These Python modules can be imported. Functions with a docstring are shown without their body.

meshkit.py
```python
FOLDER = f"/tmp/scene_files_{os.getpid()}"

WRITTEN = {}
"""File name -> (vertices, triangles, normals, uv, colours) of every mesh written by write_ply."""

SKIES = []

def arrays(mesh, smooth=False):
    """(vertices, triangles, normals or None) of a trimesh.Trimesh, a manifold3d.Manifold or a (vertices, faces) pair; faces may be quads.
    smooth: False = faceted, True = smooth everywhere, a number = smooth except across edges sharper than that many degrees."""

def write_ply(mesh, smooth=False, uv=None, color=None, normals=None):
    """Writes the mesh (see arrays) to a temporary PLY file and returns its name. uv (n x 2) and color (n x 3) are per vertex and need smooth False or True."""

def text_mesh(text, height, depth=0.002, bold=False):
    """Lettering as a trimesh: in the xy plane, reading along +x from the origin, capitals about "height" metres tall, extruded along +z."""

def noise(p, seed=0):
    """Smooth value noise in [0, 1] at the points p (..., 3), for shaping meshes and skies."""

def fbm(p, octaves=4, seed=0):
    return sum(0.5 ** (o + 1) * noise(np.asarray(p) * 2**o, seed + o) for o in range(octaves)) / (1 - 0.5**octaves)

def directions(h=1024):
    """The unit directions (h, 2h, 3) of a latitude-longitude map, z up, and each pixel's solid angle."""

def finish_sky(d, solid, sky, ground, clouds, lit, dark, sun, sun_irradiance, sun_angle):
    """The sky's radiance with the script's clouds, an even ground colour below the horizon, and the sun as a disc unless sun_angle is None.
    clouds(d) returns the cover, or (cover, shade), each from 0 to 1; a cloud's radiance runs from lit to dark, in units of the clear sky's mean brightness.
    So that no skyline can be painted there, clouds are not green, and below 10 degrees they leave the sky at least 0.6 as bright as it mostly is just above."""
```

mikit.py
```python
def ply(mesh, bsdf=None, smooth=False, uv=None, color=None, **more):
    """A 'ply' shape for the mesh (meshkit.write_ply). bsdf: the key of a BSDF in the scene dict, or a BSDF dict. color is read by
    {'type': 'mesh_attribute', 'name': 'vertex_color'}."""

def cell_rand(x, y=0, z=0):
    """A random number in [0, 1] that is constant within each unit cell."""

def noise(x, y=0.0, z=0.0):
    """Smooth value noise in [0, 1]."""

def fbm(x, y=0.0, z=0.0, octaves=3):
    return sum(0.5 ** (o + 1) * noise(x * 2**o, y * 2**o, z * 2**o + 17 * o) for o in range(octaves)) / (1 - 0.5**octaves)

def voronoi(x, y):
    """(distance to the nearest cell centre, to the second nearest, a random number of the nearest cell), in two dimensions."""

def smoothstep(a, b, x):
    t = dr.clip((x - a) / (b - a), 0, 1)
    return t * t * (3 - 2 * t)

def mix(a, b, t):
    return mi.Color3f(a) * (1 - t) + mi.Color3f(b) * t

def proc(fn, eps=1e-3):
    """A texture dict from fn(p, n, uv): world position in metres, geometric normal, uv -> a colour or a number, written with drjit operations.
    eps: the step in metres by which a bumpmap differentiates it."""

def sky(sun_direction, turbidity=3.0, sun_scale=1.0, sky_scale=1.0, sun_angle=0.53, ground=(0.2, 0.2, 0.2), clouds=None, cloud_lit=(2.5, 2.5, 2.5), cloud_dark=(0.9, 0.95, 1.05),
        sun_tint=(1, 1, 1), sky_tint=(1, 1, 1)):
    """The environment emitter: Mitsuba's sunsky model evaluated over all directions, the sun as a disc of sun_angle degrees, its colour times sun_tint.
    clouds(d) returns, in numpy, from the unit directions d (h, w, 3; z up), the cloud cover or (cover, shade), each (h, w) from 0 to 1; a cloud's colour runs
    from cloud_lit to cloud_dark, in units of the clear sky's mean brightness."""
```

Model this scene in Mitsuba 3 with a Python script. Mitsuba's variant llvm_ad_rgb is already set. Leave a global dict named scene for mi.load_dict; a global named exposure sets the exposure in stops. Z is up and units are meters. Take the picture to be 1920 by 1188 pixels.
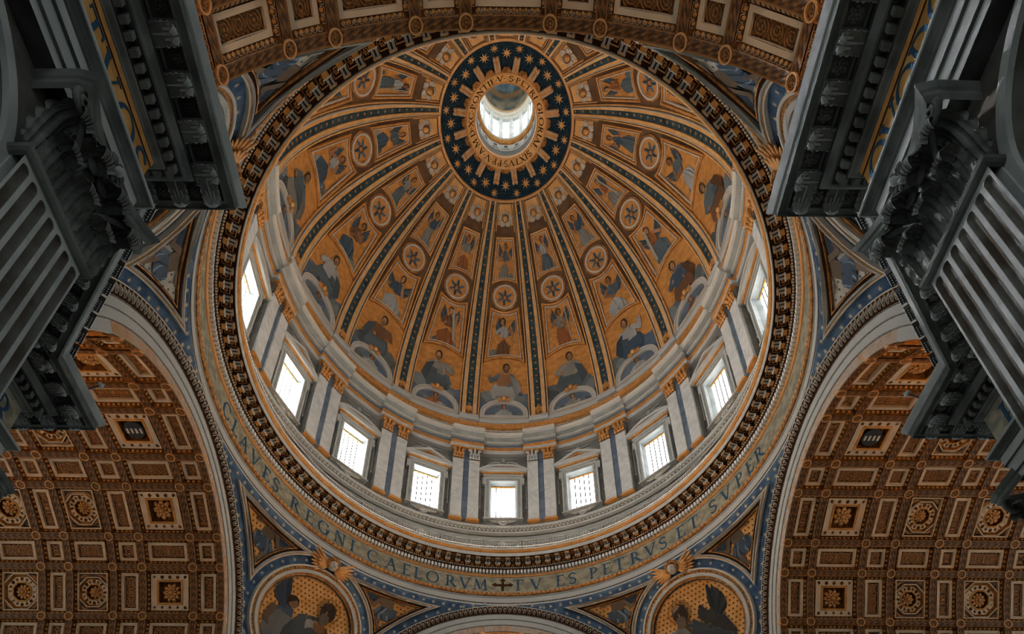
import math, random
import numpy as np, trimesh, shapely, mitsuba as mi, drjit as dr
import mikit
from shapely import affinity
from shapely.geometry import Polygon, LineString, Point, box, MultiPolygon
from shapely.ops import unary_union
from mikit import noise, fbm, smoothstep, mix, cell_rand
rng = random.Random(7)
T = mi.ScalarTransform4f
scene, labels = {}, {}

# ------------------------------------------------------------------ camera, light, exposure
CAM = dict(f=1365.248, cx=947.116, cy=1312.219, pos=(-0.086, -33.487, 0.0), el=0.585, roll=0.004, yaw=-0.007)
def camera():
    el, yaw, roll = CAM['el'], CAM['yaw'], CAM['roll']
    fwd = np.array([0, math.cos(el), math.sin(el)]); rt = np.array([1.0, 0, 0]); up = np.cross(rt, fwd)
    c, s = math.cos(yaw), math.sin(yaw)
    Rz = np.array([[c, -s, 0], [s, c, 0], [0, 0, 1]])
    fwd, rt, up = Rz @ fwd, Rz @ rt, Rz @ up
    u = -math.sin(roll) * rt + math.cos(roll) * up
    o = np.array(CAM['pos'])
    return {'type': 'perspective', 'fov': math.degrees(2 * math.atan(960 / CAM['f'])), 'fov_axis': 'x', 'near_clip': 0.1, 'far_clip': 500.0,
            'principal_point_offset_x': (960 - CAM['cx']) / 1920, 'principal_point_offset_y': (594 - CAM['cy']) / 1188,
            'to_world': T().look_at(origin=o.tolist(), target=(o + fwd).tolist(), up=u.tolist())}
scene['camera'] = camera()
scene['sky'] = {'type': 'constant', 'radiance': {'type': 'rgb', 'value': [0.54, 0.59, 0.59]}}
exposure = 0.0
WINDOW_L = [8.0, 8.5, 8.8]
LANTERN_L = [3.4, 3.6, 3.6]
LAMPS = dict(vault=[46.0, 25.0, 10.5], nave=[14.0, 9.0, 5.5], dome=[50.0, 37.0, 25.5], far=[90.0, 52.0, 22.0], sun=[38000.0, 39000.0, 38500.0])

# ------------------------------------------------------------------ materials
def rgb(c): return {'type': 'rgb', 'value': list(c)}
def mat(name, c, rough=None, metal=0.0, spec=0.4):
    if rough is None: b = {'type': 'diffuse', 'reflectance': rgb(c) if not isinstance(c, dict) else c}
    else: b = {'type': 'principled', 'base_color': rgb(c) if not isinstance(c, dict) else c, 'roughness': rough, 'metallic': metal, 'specular': spec}
    scene[name] = {'type': 'twosided', 'bsdf': b}
    return name
def nz(c0, c1, scale, oct=3, sharp=(0.3, 0.7), st=1.0):
    def fn(p, n, uv): return mix(c0, c1, smoothstep(sharp[0], sharp[1], fbm(p.x * scale, p.y * scale, p.z * scale * st, oct)))
    return mikit.proc(fn)
def marble(c0, c1, c2, scale):
    def fn(p, n, uv):
        w = fbm(p.x * scale, p.y * scale, p.z * scale, 3)
        v = fbm(p.x * scale * 3 + 4 * w, p.y * scale * 3, p.z * scale * 3 + 3 * w, 3)
        c = mix(c0, c1, smoothstep(0.25, 0.75, v))
        return c * (1 - smoothstep(0.06, 0.0, dr.abs(w - 0.5)) * 0.35) + mi.Color3f(c2) * smoothstep(0.06, 0.0, dr.abs(w - 0.5)) * 0.35
    return mikit.proc(fn)
def dots(c0, c1, sp, rad, c2=None):
    "gold mosaic with a lattice of dark dots"
    def fn(p, n, uv):
        a = uv.x / sp; b = uv.y / sp
        b2 = dr.floor(b); a = a + 0.5 * (b2 - 2 * dr.floor(b2 / 2))
        dx = a - dr.floor(a) - 0.5; dy = b - b2 - 0.5
        d = dr.sqrt(dx * dx + dy * dy)
        base = mix(c0, c2 or c0, smoothstep(0.3, 0.7, fbm(p.x * 1.3, p.y * 1.3, p.z * 1.3, 3)))
        return mix(c1, base, smoothstep(rad, rad + 0.1, d))
    return mikit.proc(fn)
mat('m_white', marble((0.50, 0.52, 0.51), (0.60, 0.61, 0.59), (0.36, 0.38, 0.38), 0.5))
mat('m_pale', (0.47, 0.48, 0.46))
mat('m_cream', (0.56, 0.52, 0.45))
mat('m_grey', nz((0.24, 0.26, 0.255), (0.32, 0.335, 0.325), 0.7))
mat('m_dgrey', nz((0.115, 0.12, 0.115), (0.16, 0.165, 0.155), 0.9))
mat('m_black', (0.02, 0.02, 0.022), 0.4)
mat('m_bluepanel', nz((0.08, 0.115, 0.165), (0.12, 0.16, 0.215), 1.2))
mat('m_blue', nz((0.045, 0.085, 0.155), (0.085, 0.145, 0.235), 1.6))
mat('m_navy', nz((0.022, 0.044, 0.058), (0.048, 0.078, 0.092), 2.5, 2))
mat('m_tan', (0.44, 0.30, 0.185))
mat('m_bright', (0.74, 0.75, 0.73))
mat('m_goldbright', nz((0.66, 0.36, 0.13), (0.76, 0.46, 0.20), 1.5))
mat('m_disc', nz((0.008, 0.020, 0.034), (0.022, 0.042, 0.058), 7.0, 2))
mat('m_brown', nz((0.105, 0.060, 0.034), (0.15, 0.088, 0.050), 1.1))
mat('m_dbrown', (0.045, 0.020, 0.009))
mat('m_goldm', nz((0.42, 0.19, 0.055), (0.56, 0.27, 0.085), 2.2))
mat('m_gold', nz((0.50, 0.235, 0.07), (0.66, 0.34, 0.12), 1.7), 0.42, 0.35)
mat('m_goldline', (0.62, 0.33, 0.13), 0.4, 0.3)
mat('m_golddark', nz((0.20, 0.085, 0.02), (0.42, 0.19, 0.055), 3.5), 0.42, 0.35)
mat('m_frieze', nz((0.17, 0.17, 0.135), (0.29, 0.275, 0.21), 2.0, 4))
mat('m_friezegold', nz((0.40, 0.20, 0.06), (0.56, 0.31, 0.11), 1.4, 4))
mat('m_dotgold', dots((0.46, 0.235, 0.075), (0.10, 0.04, 0.012), 0.42, 0.16, (0.60, 0.34, 0.14)))
mat('m_dotpale', dots((0.42, 0.41, 0.36), (0.09, 0.09, 0.09), 0.5, 0.12, (0.50, 0.49, 0.44)))
mat('m_letter', (0.030, 0.068, 0.115))
mat('m_ink', (0.028, 0.016, 0.010))
mat('m_stone', nz((0.075, 0.082, 0.078), (0.145, 0.155, 0.147), 1.3, 4))
mat('m_stonelight', nz((0.27, 0.295, 0.29), (0.36, 0.385, 0.375), 1.1, 4))
mat('m_flute', nz((0.07, 0.058, 0.047), (0.125, 0.125, 0.115), 0.9, 4))
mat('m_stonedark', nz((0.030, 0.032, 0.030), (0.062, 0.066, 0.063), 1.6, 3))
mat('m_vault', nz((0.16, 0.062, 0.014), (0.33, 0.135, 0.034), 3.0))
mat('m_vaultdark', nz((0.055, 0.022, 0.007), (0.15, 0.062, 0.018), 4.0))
mat('m_vaultframe', nz((0.62, 0.47, 0.32), (0.70, 0.55, 0.39), 1.0))
mat('m_relief', {'type': 'mesh_attribute', 'name': 'vertex_color'}, 0.45, 0.25)
mat('m_paint', {'type': 'mesh_attribute', 'name': 'vertex_color'})
mat('m_floor', (0.30, 0.29, 0.27))

# ------------------------------------------------------------------ naming
count = {}
def key_for(name, parent=None):
    k = name if parent is None else parent + '__' + name
    n = count.get(k, 0); count[k] = n + 1
    return k if n == 0 else f'{k}_{n:03d}'
def put(key, mesh, m, smooth=False, color=None, uv=None):
    scene[key] = mikit.ply(mesh, m, smooth=smooth, color=color, uv=uv)
    return key
def part(name, parent, mesh, m, smooth=False, color=None, uv=None, label=None, stuff=False):
    k = put(key_for(name, parent), mesh, m, smooth, color, uv)
    if label or stuff:
        labels[k] = {}
        if label: labels[k]['label'] = label
        if stuff: labels[k]['kind'] = 'stuff'
    return k
def thing(name, label, cat, group=None):
    k = key_for(name); labels[k] = {'label': label, 'category': cat}
    if group: labels[k]['group'] = group
    return k
def struct(name, label=None):
    k = key_for(name); labels[k] = {'kind': 'structure'}
    if label: labels[k]['label'] = label
    return k

# ------------------------------------------------------------------ mesh helpers
def cat(*ms):
    ms = [m for m in ms if m is not None]
    vs, fs, o = [], [], 0
    for v, f in ms:
        vs.append(v); fs.append(np.asarray(f) + o); o += len(v)
    return np.vstack(vs), np.vstack(fs)
def grid_faces(nu, nv, wrap=False):
    a = np.arange(nu * nv).reshape(nu, nv)
    if wrap: a = np.vstack([a, a[:1]])
    q = np.stack([a[:-1, :-1], a[1:, :-1], a[1:, 1:], a[:-1, 1:]], -1).reshape(-1, 4)
    return np.vstack([q[:, [0, 1, 2]], q[:, [0, 2, 3]]])
def polys(g):
    if g.is_empty: return []
    if isinstance(g, Polygon): return [g]
    return [q for q in getattr(g, 'geoms', []) if isinstance(q, Polygon) and q.area > 1e-7]
def tri2d(g, step=None):
    out = []
    for q in polys(g):
        if step: q = shapely.segmentize(q, step)
        v, f = trimesh.creation.triangulate_polygon(q, engine='earcut')
        if len(f): out.append((np.asarray(v), np.asarray(f)))
    return cat(*out) if out else None
def cells(g, cu, cv):
    x0, y0, x1, y1 = g.bounds
    if (x1 - x0) <= cu and (y1 - y0) <= cv: return g
    bx = [box(a, b, a + cu, b + cv) for a in np.arange(x0, x1, cu) for b in np.arange(y0, y1, cv)]
    r = shapely.intersection(np.array(bx, object), g)
    return MultiPolygon([q for h in r for q in polys(h)])
def sheet(g, fm, h, cu=None, cv=None):
    "inlay: one layer of the 2-D shape g, laid on the surface fm at height h"
    if cu: g = cells(g, cu, cv or cu)
    t = tri2d(g)
    if t is None: return None
    return fm(t[0][:, 0], t[0][:, 1], np.full(len(t[0]), h)), t[1]
def solid(g, fm, h0, h1, step=None, back=False):
    "the 2-D shape g extruded on the surface fm from height h0 to h1"
    out = []
    for q in polys(g):
        if step: q = shapely.segmentize(q, step)
        v, f = trimesh.creation.triangulate_polygon(q, engine='earcut')
        if not len(f): continue
        v = np.asarray(v); f = np.asarray(f)
        out.append((fm(v[:, 0], v[:, 1], np.full(len(v), h1)), f))
        if back: out.append((fm(v[:, 0], v[:, 1], np.full(len(v), h0)), f[:, ::-1]))
        for ring in [q.exterior, *q.interiors]:
            c = np.array(ring.coords); n = len(c)
            P = np.vstack([fm(c[:, 0], c[:, 1], np.full(n, h0)), fm(c[:, 0], c[:, 1], np.full(n, h1))])
            i = np.arange(n - 1)
            out.append((P, np.vstack([np.stack([i, i + 1, i + 1 + n], 1), np.stack([i, i + 1 + n, i + n], 1)])))
    return cat(*out) if out else None
def patch(fm, u0, u1, v0, v1, nu, nv, hf=None):
    u, v = np.meshgrid(np.linspace(u0, u1, nu), np.linspace(v0, v1, nv), indexing='ij')
    u, v = u.ravel(), v.ravel()
    h = np.zeros_like(u) if hf is None else (hf(u, v) if callable(hf) else np.full(len(u), hf))
    return fm(u, v, h), grid_faces(nu, nv)
def sweep(fm, path, prof, closed=False, caps=False):
    "profile [(side offset, height)] carried along path [(u, v)] on the surface fm; mitred in the (u, v) plane, which must be near metric"
    P = np.asarray(path, float); n = len(P)
    d = np.diff(np.vstack([P, P[:1]]) if closed else P, axis=0); d /= np.linalg.norm(d, axis=1, keepdims=True) + 1e-12
    if closed: a, b = np.roll(d, 1, 0), d
    else: a, b = np.vstack([d[:1], d]), np.vstack([d, d[-1:]])
    na, nb = np.stack([-a[:, 1], a[:, 0]], 1), np.stack([-b[:, 1], b[:, 0]], 1)
    m = na + nb; m /= np.maximum((m * na).sum(1, keepdims=True), 0.3)
    prof = np.asarray(prof, float)
    u = P[:, None, 0] + m[:, None, 0] * prof[None, :, 0]; v = P[:, None, 1] + m[:, None, 1] * prof[None, :, 0]
    h = np.broadcast_to(prof[None, :, 1], u.shape)
    V = fm(u.ravel(), v.ravel(), h.ravel())
    f = grid_faces(n, len(prof), closed)
    return V, f
def rev(prof, a0, a1, n, caps=False):
    "profile [(R, z)] turned about the dome's axis from azimuth a0 to a1 (degrees from the far side)"
    prof = np.asarray(prof, float); az = np.radians(np.linspace(a0, a1, n))
    V = np.stack([np.sin(az)[:, None] * prof[None, :, 0], np.cos(az)[:, None] * prof[None, :, 0], np.broadcast_to(prof[None, :, 1], (n, len(prof)))], -1).reshape(-1, 3)
    f = grid_faces(n, len(prof))
    if caps:
        t = trimesh.creation.triangulate_polygon(Polygon(prof), engine='earcut')
        for i in (0, n - 1):
            k = len(V); q = np.asarray(t[0]); A = az[i]
            V = np.vstack([V, np.stack([np.sin(A) * q[:, 0], np.cos(A) * q[:, 0], q[:, 1]], 1)]); f = np.vstack([f, np.asarray(t[1]) + k])
    return V, f
def boxm(c, s, ax=None):
    b = trimesh.creation.box(extents=s); v = np.array(b.vertices)
    if ax is not None: v = v @ np.asarray(ax, float)
    return v + np.asarray(c), np.array(b.faces)
def tube(path, r, k=8, closed=False):
    P = np.asarray(path, float); n = len(P); r = np.broadcast_to(r, (n,))
    d = np.gradient(P, axis=0) if not closed else np.roll(P, -1, 0) - np.roll(P, 1, 0)
    d /= np.linalg.norm(d, axis=1, keepdims=True) + 1e-12
    ref = np.where(np.abs(d[:, 2:3]) < 0.9, [[0, 0, 1.0]], [[1.0, 0, 0]])
    a = np.cross(d, ref); a /= np.linalg.norm(a, axis=1, keepdims=True); b = np.cross(d, a)
    t = np.linspace(0, 2 * np.pi, k + 1)
    V = P[:, None] + r[:, None, None] * (np.cos(t)[None, :, None] * a[:, None] + np.sin(t)[None, :, None] * b[:, None])
    return V.reshape(-1, 3), grid_faces(n, k + 1, closed)
def ell(c, r, sub=2, M=None):
    s = trimesh.creation.icosphere(subdivisions=sub); v = np.array(s.vertices) * np.asarray(r)
    if M is not None: v = v @ np.asarray(M)
    return v + np.asarray(c), np.array(s.faces)
def star(n=8, r0=0.42, rot=0.0):
    a = np.arange(2 * n) * np.pi / n + rot; r = np.where(np.arange(2 * n) % 2 == 0, 1.0, r0)
    return Polygon(np.stack([r * np.sin(a), r * np.cos(a)], 1))
STAR8 = star(8, 0.36)
def star_mesh(fm, u, v, ru, rv, h0, h1, n=8, r0=0.36, rot=0.0):
    "an eight-pointed star with a raised middle"
    a = np.arange(2 * n) * np.pi / n + rot; r = np.where(np.arange(2 * n) % 2 == 0, 1.0, r0)
    U = np.append(u + ru * r * np.sin(a), u); V = np.append(v + rv * r * np.cos(a), v)
    i = np.arange(2 * n)
    return fm(U, V, np.append(np.full(2 * n, h0), h1)), np.stack([i, (i + 1) % (2 * n), np.full(2 * n, 2 * n)], 1)

# ------------------------------------------------------------------ the building's surfaces
RHO, ECC, ZS = 27.136, 4.934, 77.566           # the dome's arc, its eccentricity, its springing
def dome_fm(u, v, h):                             # u azimuth in degrees, v arc angle in degrees, h inwards
    r = RHO - h; R = r * np.cos(np.radians(v)) - ECC; z = ZS + r * np.sin(np.radians(v)); a = np.radians(u)
    return np.stack([R * np.sin(a), R * np.cos(a), z], -1)
def vz(z): return math.degrees(math.asin((z - ZS) / RHO))
def dR(v): return RHO * np.cos(np.radians(v)) - ECC
def cyl_fm(R):
    def fm(u, v, h):
        a = np.radians(u); r = R - h
        return np.stack([r * np.sin(a), r * np.cos(a), v + 0 * a], -1)
    return fm
def dome_metric(az, v0):
    "local metric frame on the dome about (azimuth az, arc angle v0): x along the azimuth, y up the arc, in metres"
    R0 = dR(v0)
    def fm(x, y, h):
        v = v0 + np.degrees(y / RHO)
        return dome_fm(az + np.degrees(x / np.maximum(dR(v), 0.5)) , v, h)
    return fm
ARCH_R, ARCH_Z, ARCH_A = 13.124, 32.007, 22.375
def barrel_fm(side, r=ARCH_R):
    "u metres outwards along the vault from the crossing, v degrees around it, h inwards"
    def fm(u, v, h):
        t = np.radians(v); a = (r - h) * np.cos(t); z = ARCH_Z + (r - h) * np.sin(t); d = ARCH_A + u
        return {'left': np.stack([-d, a, z], -1), 'right': np.stack([d, a, z], -1), 'near': np.stack([a, -d, z], -1), 'far': np.stack([a, d, z], -1)}[side]
    return fm
SPH = 27.45
def sph_fm(saz, cel=21.6):
    "azimuthal equidistant map (degrees) on the pendentives' sphere about azimuth saz, elevation cel"
    a0, e0 = math.radians(saz), math.radians(cel)
    n = np.array([math.cos(e0) * math.sin(a0), math.cos(e0) * math.cos(a0), math.sin(e0)])
    ex = np.array([math.cos(a0), -math.sin(a0), 0]); ey = np.cross(ex, n); ey = ey if ey[2] > 0 else -ey
    def fm(u, v, h):
        th = np.radians(np.hypot(u, v)); ph = np.arctan2(v, u)
        d = np.cos(th)[:, None] * n + np.sin(th)[:, None] * (np.cos(ph)[:, None] * ex + np.sin(ph)[:, None] * ey)
        return d * (SPH - h)[:, None] + np.array([0, 0, 32.0])
    def inv(d):
        d = np.asarray(d, float); d = d / np.linalg.norm(d, axis=-1, keepdims=True)
        th = np.degrees(np.arccos(np.clip(d @ n, -1, 1))); x, y = d @ ex, d @ ey; l = np.hypot(x, y) + 1e-12
        return np.stack([th * x / l, th * y / l], -1)
    return fm, inv
def plane_fm(o, ex, ey, nn):
    o, ex, ey, nn = (np.asarray(x, float) for x in (o, ex, ey, nn))
    return lambda u, v, h: o + np.asarray(u)[:, None] * ex + np.asarray(v)[:, None] * ey + np.asarray(h)[:, None] * nn

# ------------------------------------------------------------------ roman capitals
def _st(x0, y0, x1, y1, w): return LineString([(x0, y0), (x1, y1)]).buffer(w / 2, cap_style=2)
def _ring(cx, cy, rx, ry, tx=0.13, ty=0.05):
    c = Point(0, 0).buffer(1, 24)
    return affinity.translate(affinity.scale(c, rx, ry), cx, cy).difference(affinity.translate(affinity.scale(c, rx - tx, ry - ty), cx, cy))
def _sf(x, y, w=0.26): return box(x - w / 2, y, x + w / 2, y + 0.05) if y < 0.5 else box(x - w / 2, y - 0.05, x + w / 2, y)
TH, TN = 0.135, 0.06
def glyph(c):
    U = unary_union
    if c == 'A': return U([_st(.08, 0, .39, 1, TN), _st(.37, 1, .72, 0, TH), box(.2, .33, .58, .39), _sf(.08, 0), _sf(.72, 0)]), .8
    if c == 'C': return U([_ring(.47, .5, .45, .51).difference(box(.66, .14, 1.2, .86)), box(.72, .68, .78, .92), box(.72, .1, .77, .26)]), .82
    if c == 'D': return U([_ring(.25, .5, .55, .5).intersection(box(.2, -.1, 1, 1.1)), box(.12, 0, .25, 1), _sf(.18, 0), _sf(.18, 1)]), .86
    if c in 'EFL':
        g = [box(.12, 0, .25, 1), _sf(.18, 0), _sf(.18, 1)]
        if c in 'EF': g += [box(.2, .95, .58, 1), box(.55, .8, .6, 1), box(.2, .5, .48, .55)]
        if c in 'EL': g += [box(.2, 0, .62, .05), box(.59, 0, .64, .2)]
        return U(g), .66
    if c == 'G': return U([_ring(.47, .5, .45, .51).difference(box(.66, .45, 1.2, .86)), box(.72, .68, .78, .92), box(.7, .05, .83, .45), _sf(.76, .5, .3)]), .9
    if c == 'H': return U([box(.12, 0, .25, 1), box(.62, 0, .75, 1), box(.2, .48, .7, .53), _sf(.185, 0), _sf(.185, 1), _sf(.685, 0), _sf(.685, 1)]), .88
    if c == 'B': return U([_ring(.25, .74, .33, .26, .12, .05).intersection(box(.2, .4, 1, 1.1)), _ring(.25, .26, .38, .27, .13, .05).intersection(box(.2, -.1, 1, .6)), box(.12, 0, .25, 1), _sf(.18, 0), _sf(.18, 1)]), .74
    if c == 'I': return U([box(.12, 0, .25, 1), _sf(.185, 0), _sf(.185, 1)]), .38
    if c == 'M': return U([_st(.1, 0, .17, 1, TN), _st(.17, 1, .48, .05, TH), _st(.48, .05, .8, 1, TN), _st(.8, 1, .88, 0, TH), _sf(.1, 0), _sf(.88, 0)]), 1.0
    if c == 'N': return U([box(.12, 0, .18, 1), _st(.15, 1, .74, 0, TH), box(.71, 0, .77, 1), _sf(.15, 0), _sf(.74, 1)]), .88
    if c == 'O': return _ring(.48, .5, .46, .51), .96
    if c in 'PR':
        g = [_ring(.25, .73, .36, .27, .12, .05).intersection(box(.2, .4, 1, 1.1)), box(.12, 0, .25, 1), _sf(.18, 0), _sf(.18, 1)]
        if c == 'R': g += [_st(.36, .5, .74, 0, TH), _sf(.76, 0, .16)]
        return U(g), .72 if c == 'P' else .82
    if c == 'S':
        t = np.linspace(0, 1, 40); x = .3 + .2 * np.sin(2 * np.pi * (t * 1.06 + .27)) * np.where(np.abs(t - .5) > .25, 1, 1); y = 1 - t
        a = np.concatenate([np.linspace(30, 270, 20), np.linspace(90, -150, 20)]); cy = np.concatenate([np.full(20, .745), np.full(20, .25)]); rr = np.concatenate([np.full(20, .235), np.full(20, .25)])
        pts = [(.3 + .22 * math.cos(math.radians(q)), c_ + r_ * math.sin(math.radians(q))) for q, c_, r_ in zip(a, cy, rr)]
        return LineString(pts).buffer(.05), .6
    if c == 'T': return U([box(.32, 0, .45, 1), box(.03, .95, .74, 1), box(.03, .82, .08, 1), box(.69, .82, .74, 1), _sf(.385, 0)]), .77
    if c == 'V': return U([_st(.08, 1, .4, 0, TH), _st(.4, 0, .72, 1, TN), _sf(.08, 1), _sf(.72, 1)]), .8
    if c == 'X': return U([_st(.1, 1, .68, 0, TH), _st(.1, 0, .68, 1, TN), _sf(.1, 0), _sf(.68, 0), _sf(.1, 1), _sf(.68, 1)]), .78
    if c == 'Q': return U([_ring(.48, .5, .46, .51), _st(.5, .08, 1.0, -.22, .1)]), .96
    if c == '.': return affinity.rotate(box(.06, .42, .18, .54), 45), .24
    return Polygon(), .45

# ------------------------------------------------------------------ painted figures (flat mosaic pictures)
def blob(pts, r=0.1): return Polygon(pts).buffer(-r * 0.3).buffer(r).buffer(-r * 0.5)
def limb(pts, w): return LineString(pts).buffer(w, cap_style=1)
SKIN = [(0.30, 0.155, 0.085), (0.36, 0.20, 0.12), (0.25, 0.13, 0.07)]
ROBE = [(0.085, 0.115, 0.135), (0.30, 0.32, 0.32), (0.24, 0.095, 0.04), (0.055, 0.085, 0.12), (0.19, 0.19, 0.175), (0.14, 0.075, 0.045)]
def shade(c, k): return tuple(x * k for x in c)
def folds(r, region, n, c, dark=0.55, light=1.35):
    out = []
    x0, y0, x1, y1 = region.bounds
    for i in range(n):
        x = x0 + (i + 0.5 + r.uniform(-.3, .3)) * (x1 - x0) / n; b = r.uniform(-.25, .25)
        l = LineString([(x + b * t * t * .8 + .05 * math.sin(5 * t), y0 + (y1 - y0) * t) for t in np.linspace(-.05, 1.05, 9)]).buffer(r.uniform(.012, .035))
        g = l.intersection(region)
        if not g.is_empty: out.append((g, shade(c, dark if i % 2 else light)))
    return out
def saint(r, bare=False):
    "a seated robed figure on clouds, one unit half-width, two high"
    s = r.choice((-1, 1)); lean = r.uniform(-.12, .12); R1, R2 = r.sample(ROBE, 2) if not bare else (ROBE[1], ROBE[0]); sk = r.choice(SKIN); o = []
    for i in range(9): o.append((Point(r.uniform(-1.1, 1.1), r.uniform(-.05, .32)).buffer(r.uniform(.16, .34), 8), shade((0.115, 0.135, 0.14), r.uniform(.55, 1.5))))
    knees = blob([(-.62 * s, .55), (-.5 * s, .22), (-.1 * s, .1), (.45 * s, .16), (.66 * s, .5), (.5 * s, .85), (0, .98), (-.45 * s, .9)], .12)
    o.append((knees, R1)); o += folds(r, knees, 9, R1)
    hem = blob([(-.4 * s, .34), (-.3 * s, .0), (.2 * s, -.02), (.35 * s, .3)], .08); o.append((hem, shade(R1, .75))); o += folds(r, hem, 5, R1)
    torso = blob([(-.36 * s + lean, .85), (-.34 * s + lean, 1.3), (-.12 + lean, 1.48), (.14 + lean, 1.48), (.36 * s + lean, 1.28), (.34 * s, .82)], .08)
    o.append((torso, sk if bare else R2)); o += [] if bare else folds(r, torso, 5, R2)
    a1 = [(-.3 * s + lean, 1.3), (-.58 * s, 1.05), (-.5 * s + r.uniform(-.2, .3), 1.2 + r.uniform(-.3, .25))]; a2 = [(.3 * s + lean, 1.28), (.55 * s, .98), (.22 * s, .86)]
    for a in (a1, a2): o.append((limb(a, .1), shade(R2, 1.15))); o.append((Point(a[-1]).buffer(.085), sk))
    o.append((blob([(.28 * s, 1.3), (.62 * s, 1.1), (.8 * s, .6), (.6 * s, .35), (.45 * s, .8)], .08), shade(R1, .7)))
    hx, hy = lean * 1.4, 1.64
    o.append((Point(hx, hy).buffer(.27).difference(Point(hx, hy).buffer(.235)), (0.52, 0.32, 0.12)))
    o.append((affinity.scale(Point(hx, hy + .03).buffer(.165), .92, 1.1), (0.055, 0.035, 0.025)))
    o.append((affinity.scale(Point(hx + .02 * s, hy).buffer(.125), .85, 1.15), sk))
    o.append((affinity.scale(Point(hx + .02 * s, hy - .11).buffer(.09), .85, 1.0), shade((0.16, 0.11, 0.08), r.uniform(.5, 1.8))))
    for e in (-.045, .05): o.append((Point(hx + e, hy + .02).buffer(.018), (0.03, 0.02, 0.02)))
    if r.random() < .6: o.append((affinity.rotate(box(-.2, -.14, .2, .14), r.uniform(-30, 30)).buffer(.01).__class__(affinity.translate(affinity.rotate(box(-.2, -.14, .2, .14), r.uniform(-30, 30)), .3 * s, .88).exterior), (0.07, 0.09, 0.11)))
    return o
def wing(s, tilt, L=1.0, n=6):
    out = []
    for i in range(n):
        a = math.radians(tilt + i * 9); l = L * (1 - .09 * i)
        out.append(Polygon([(0, 0), (s * l * .55 * math.sin(a - .13), l * .55 * math.cos(a - .13)), (s * l * math.sin(a), l * math.cos(a)), (s * l * .6 * math.sin(a + .16), l * .6 * math.cos(a + .16))]).buffer(.03))
    return out
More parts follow.
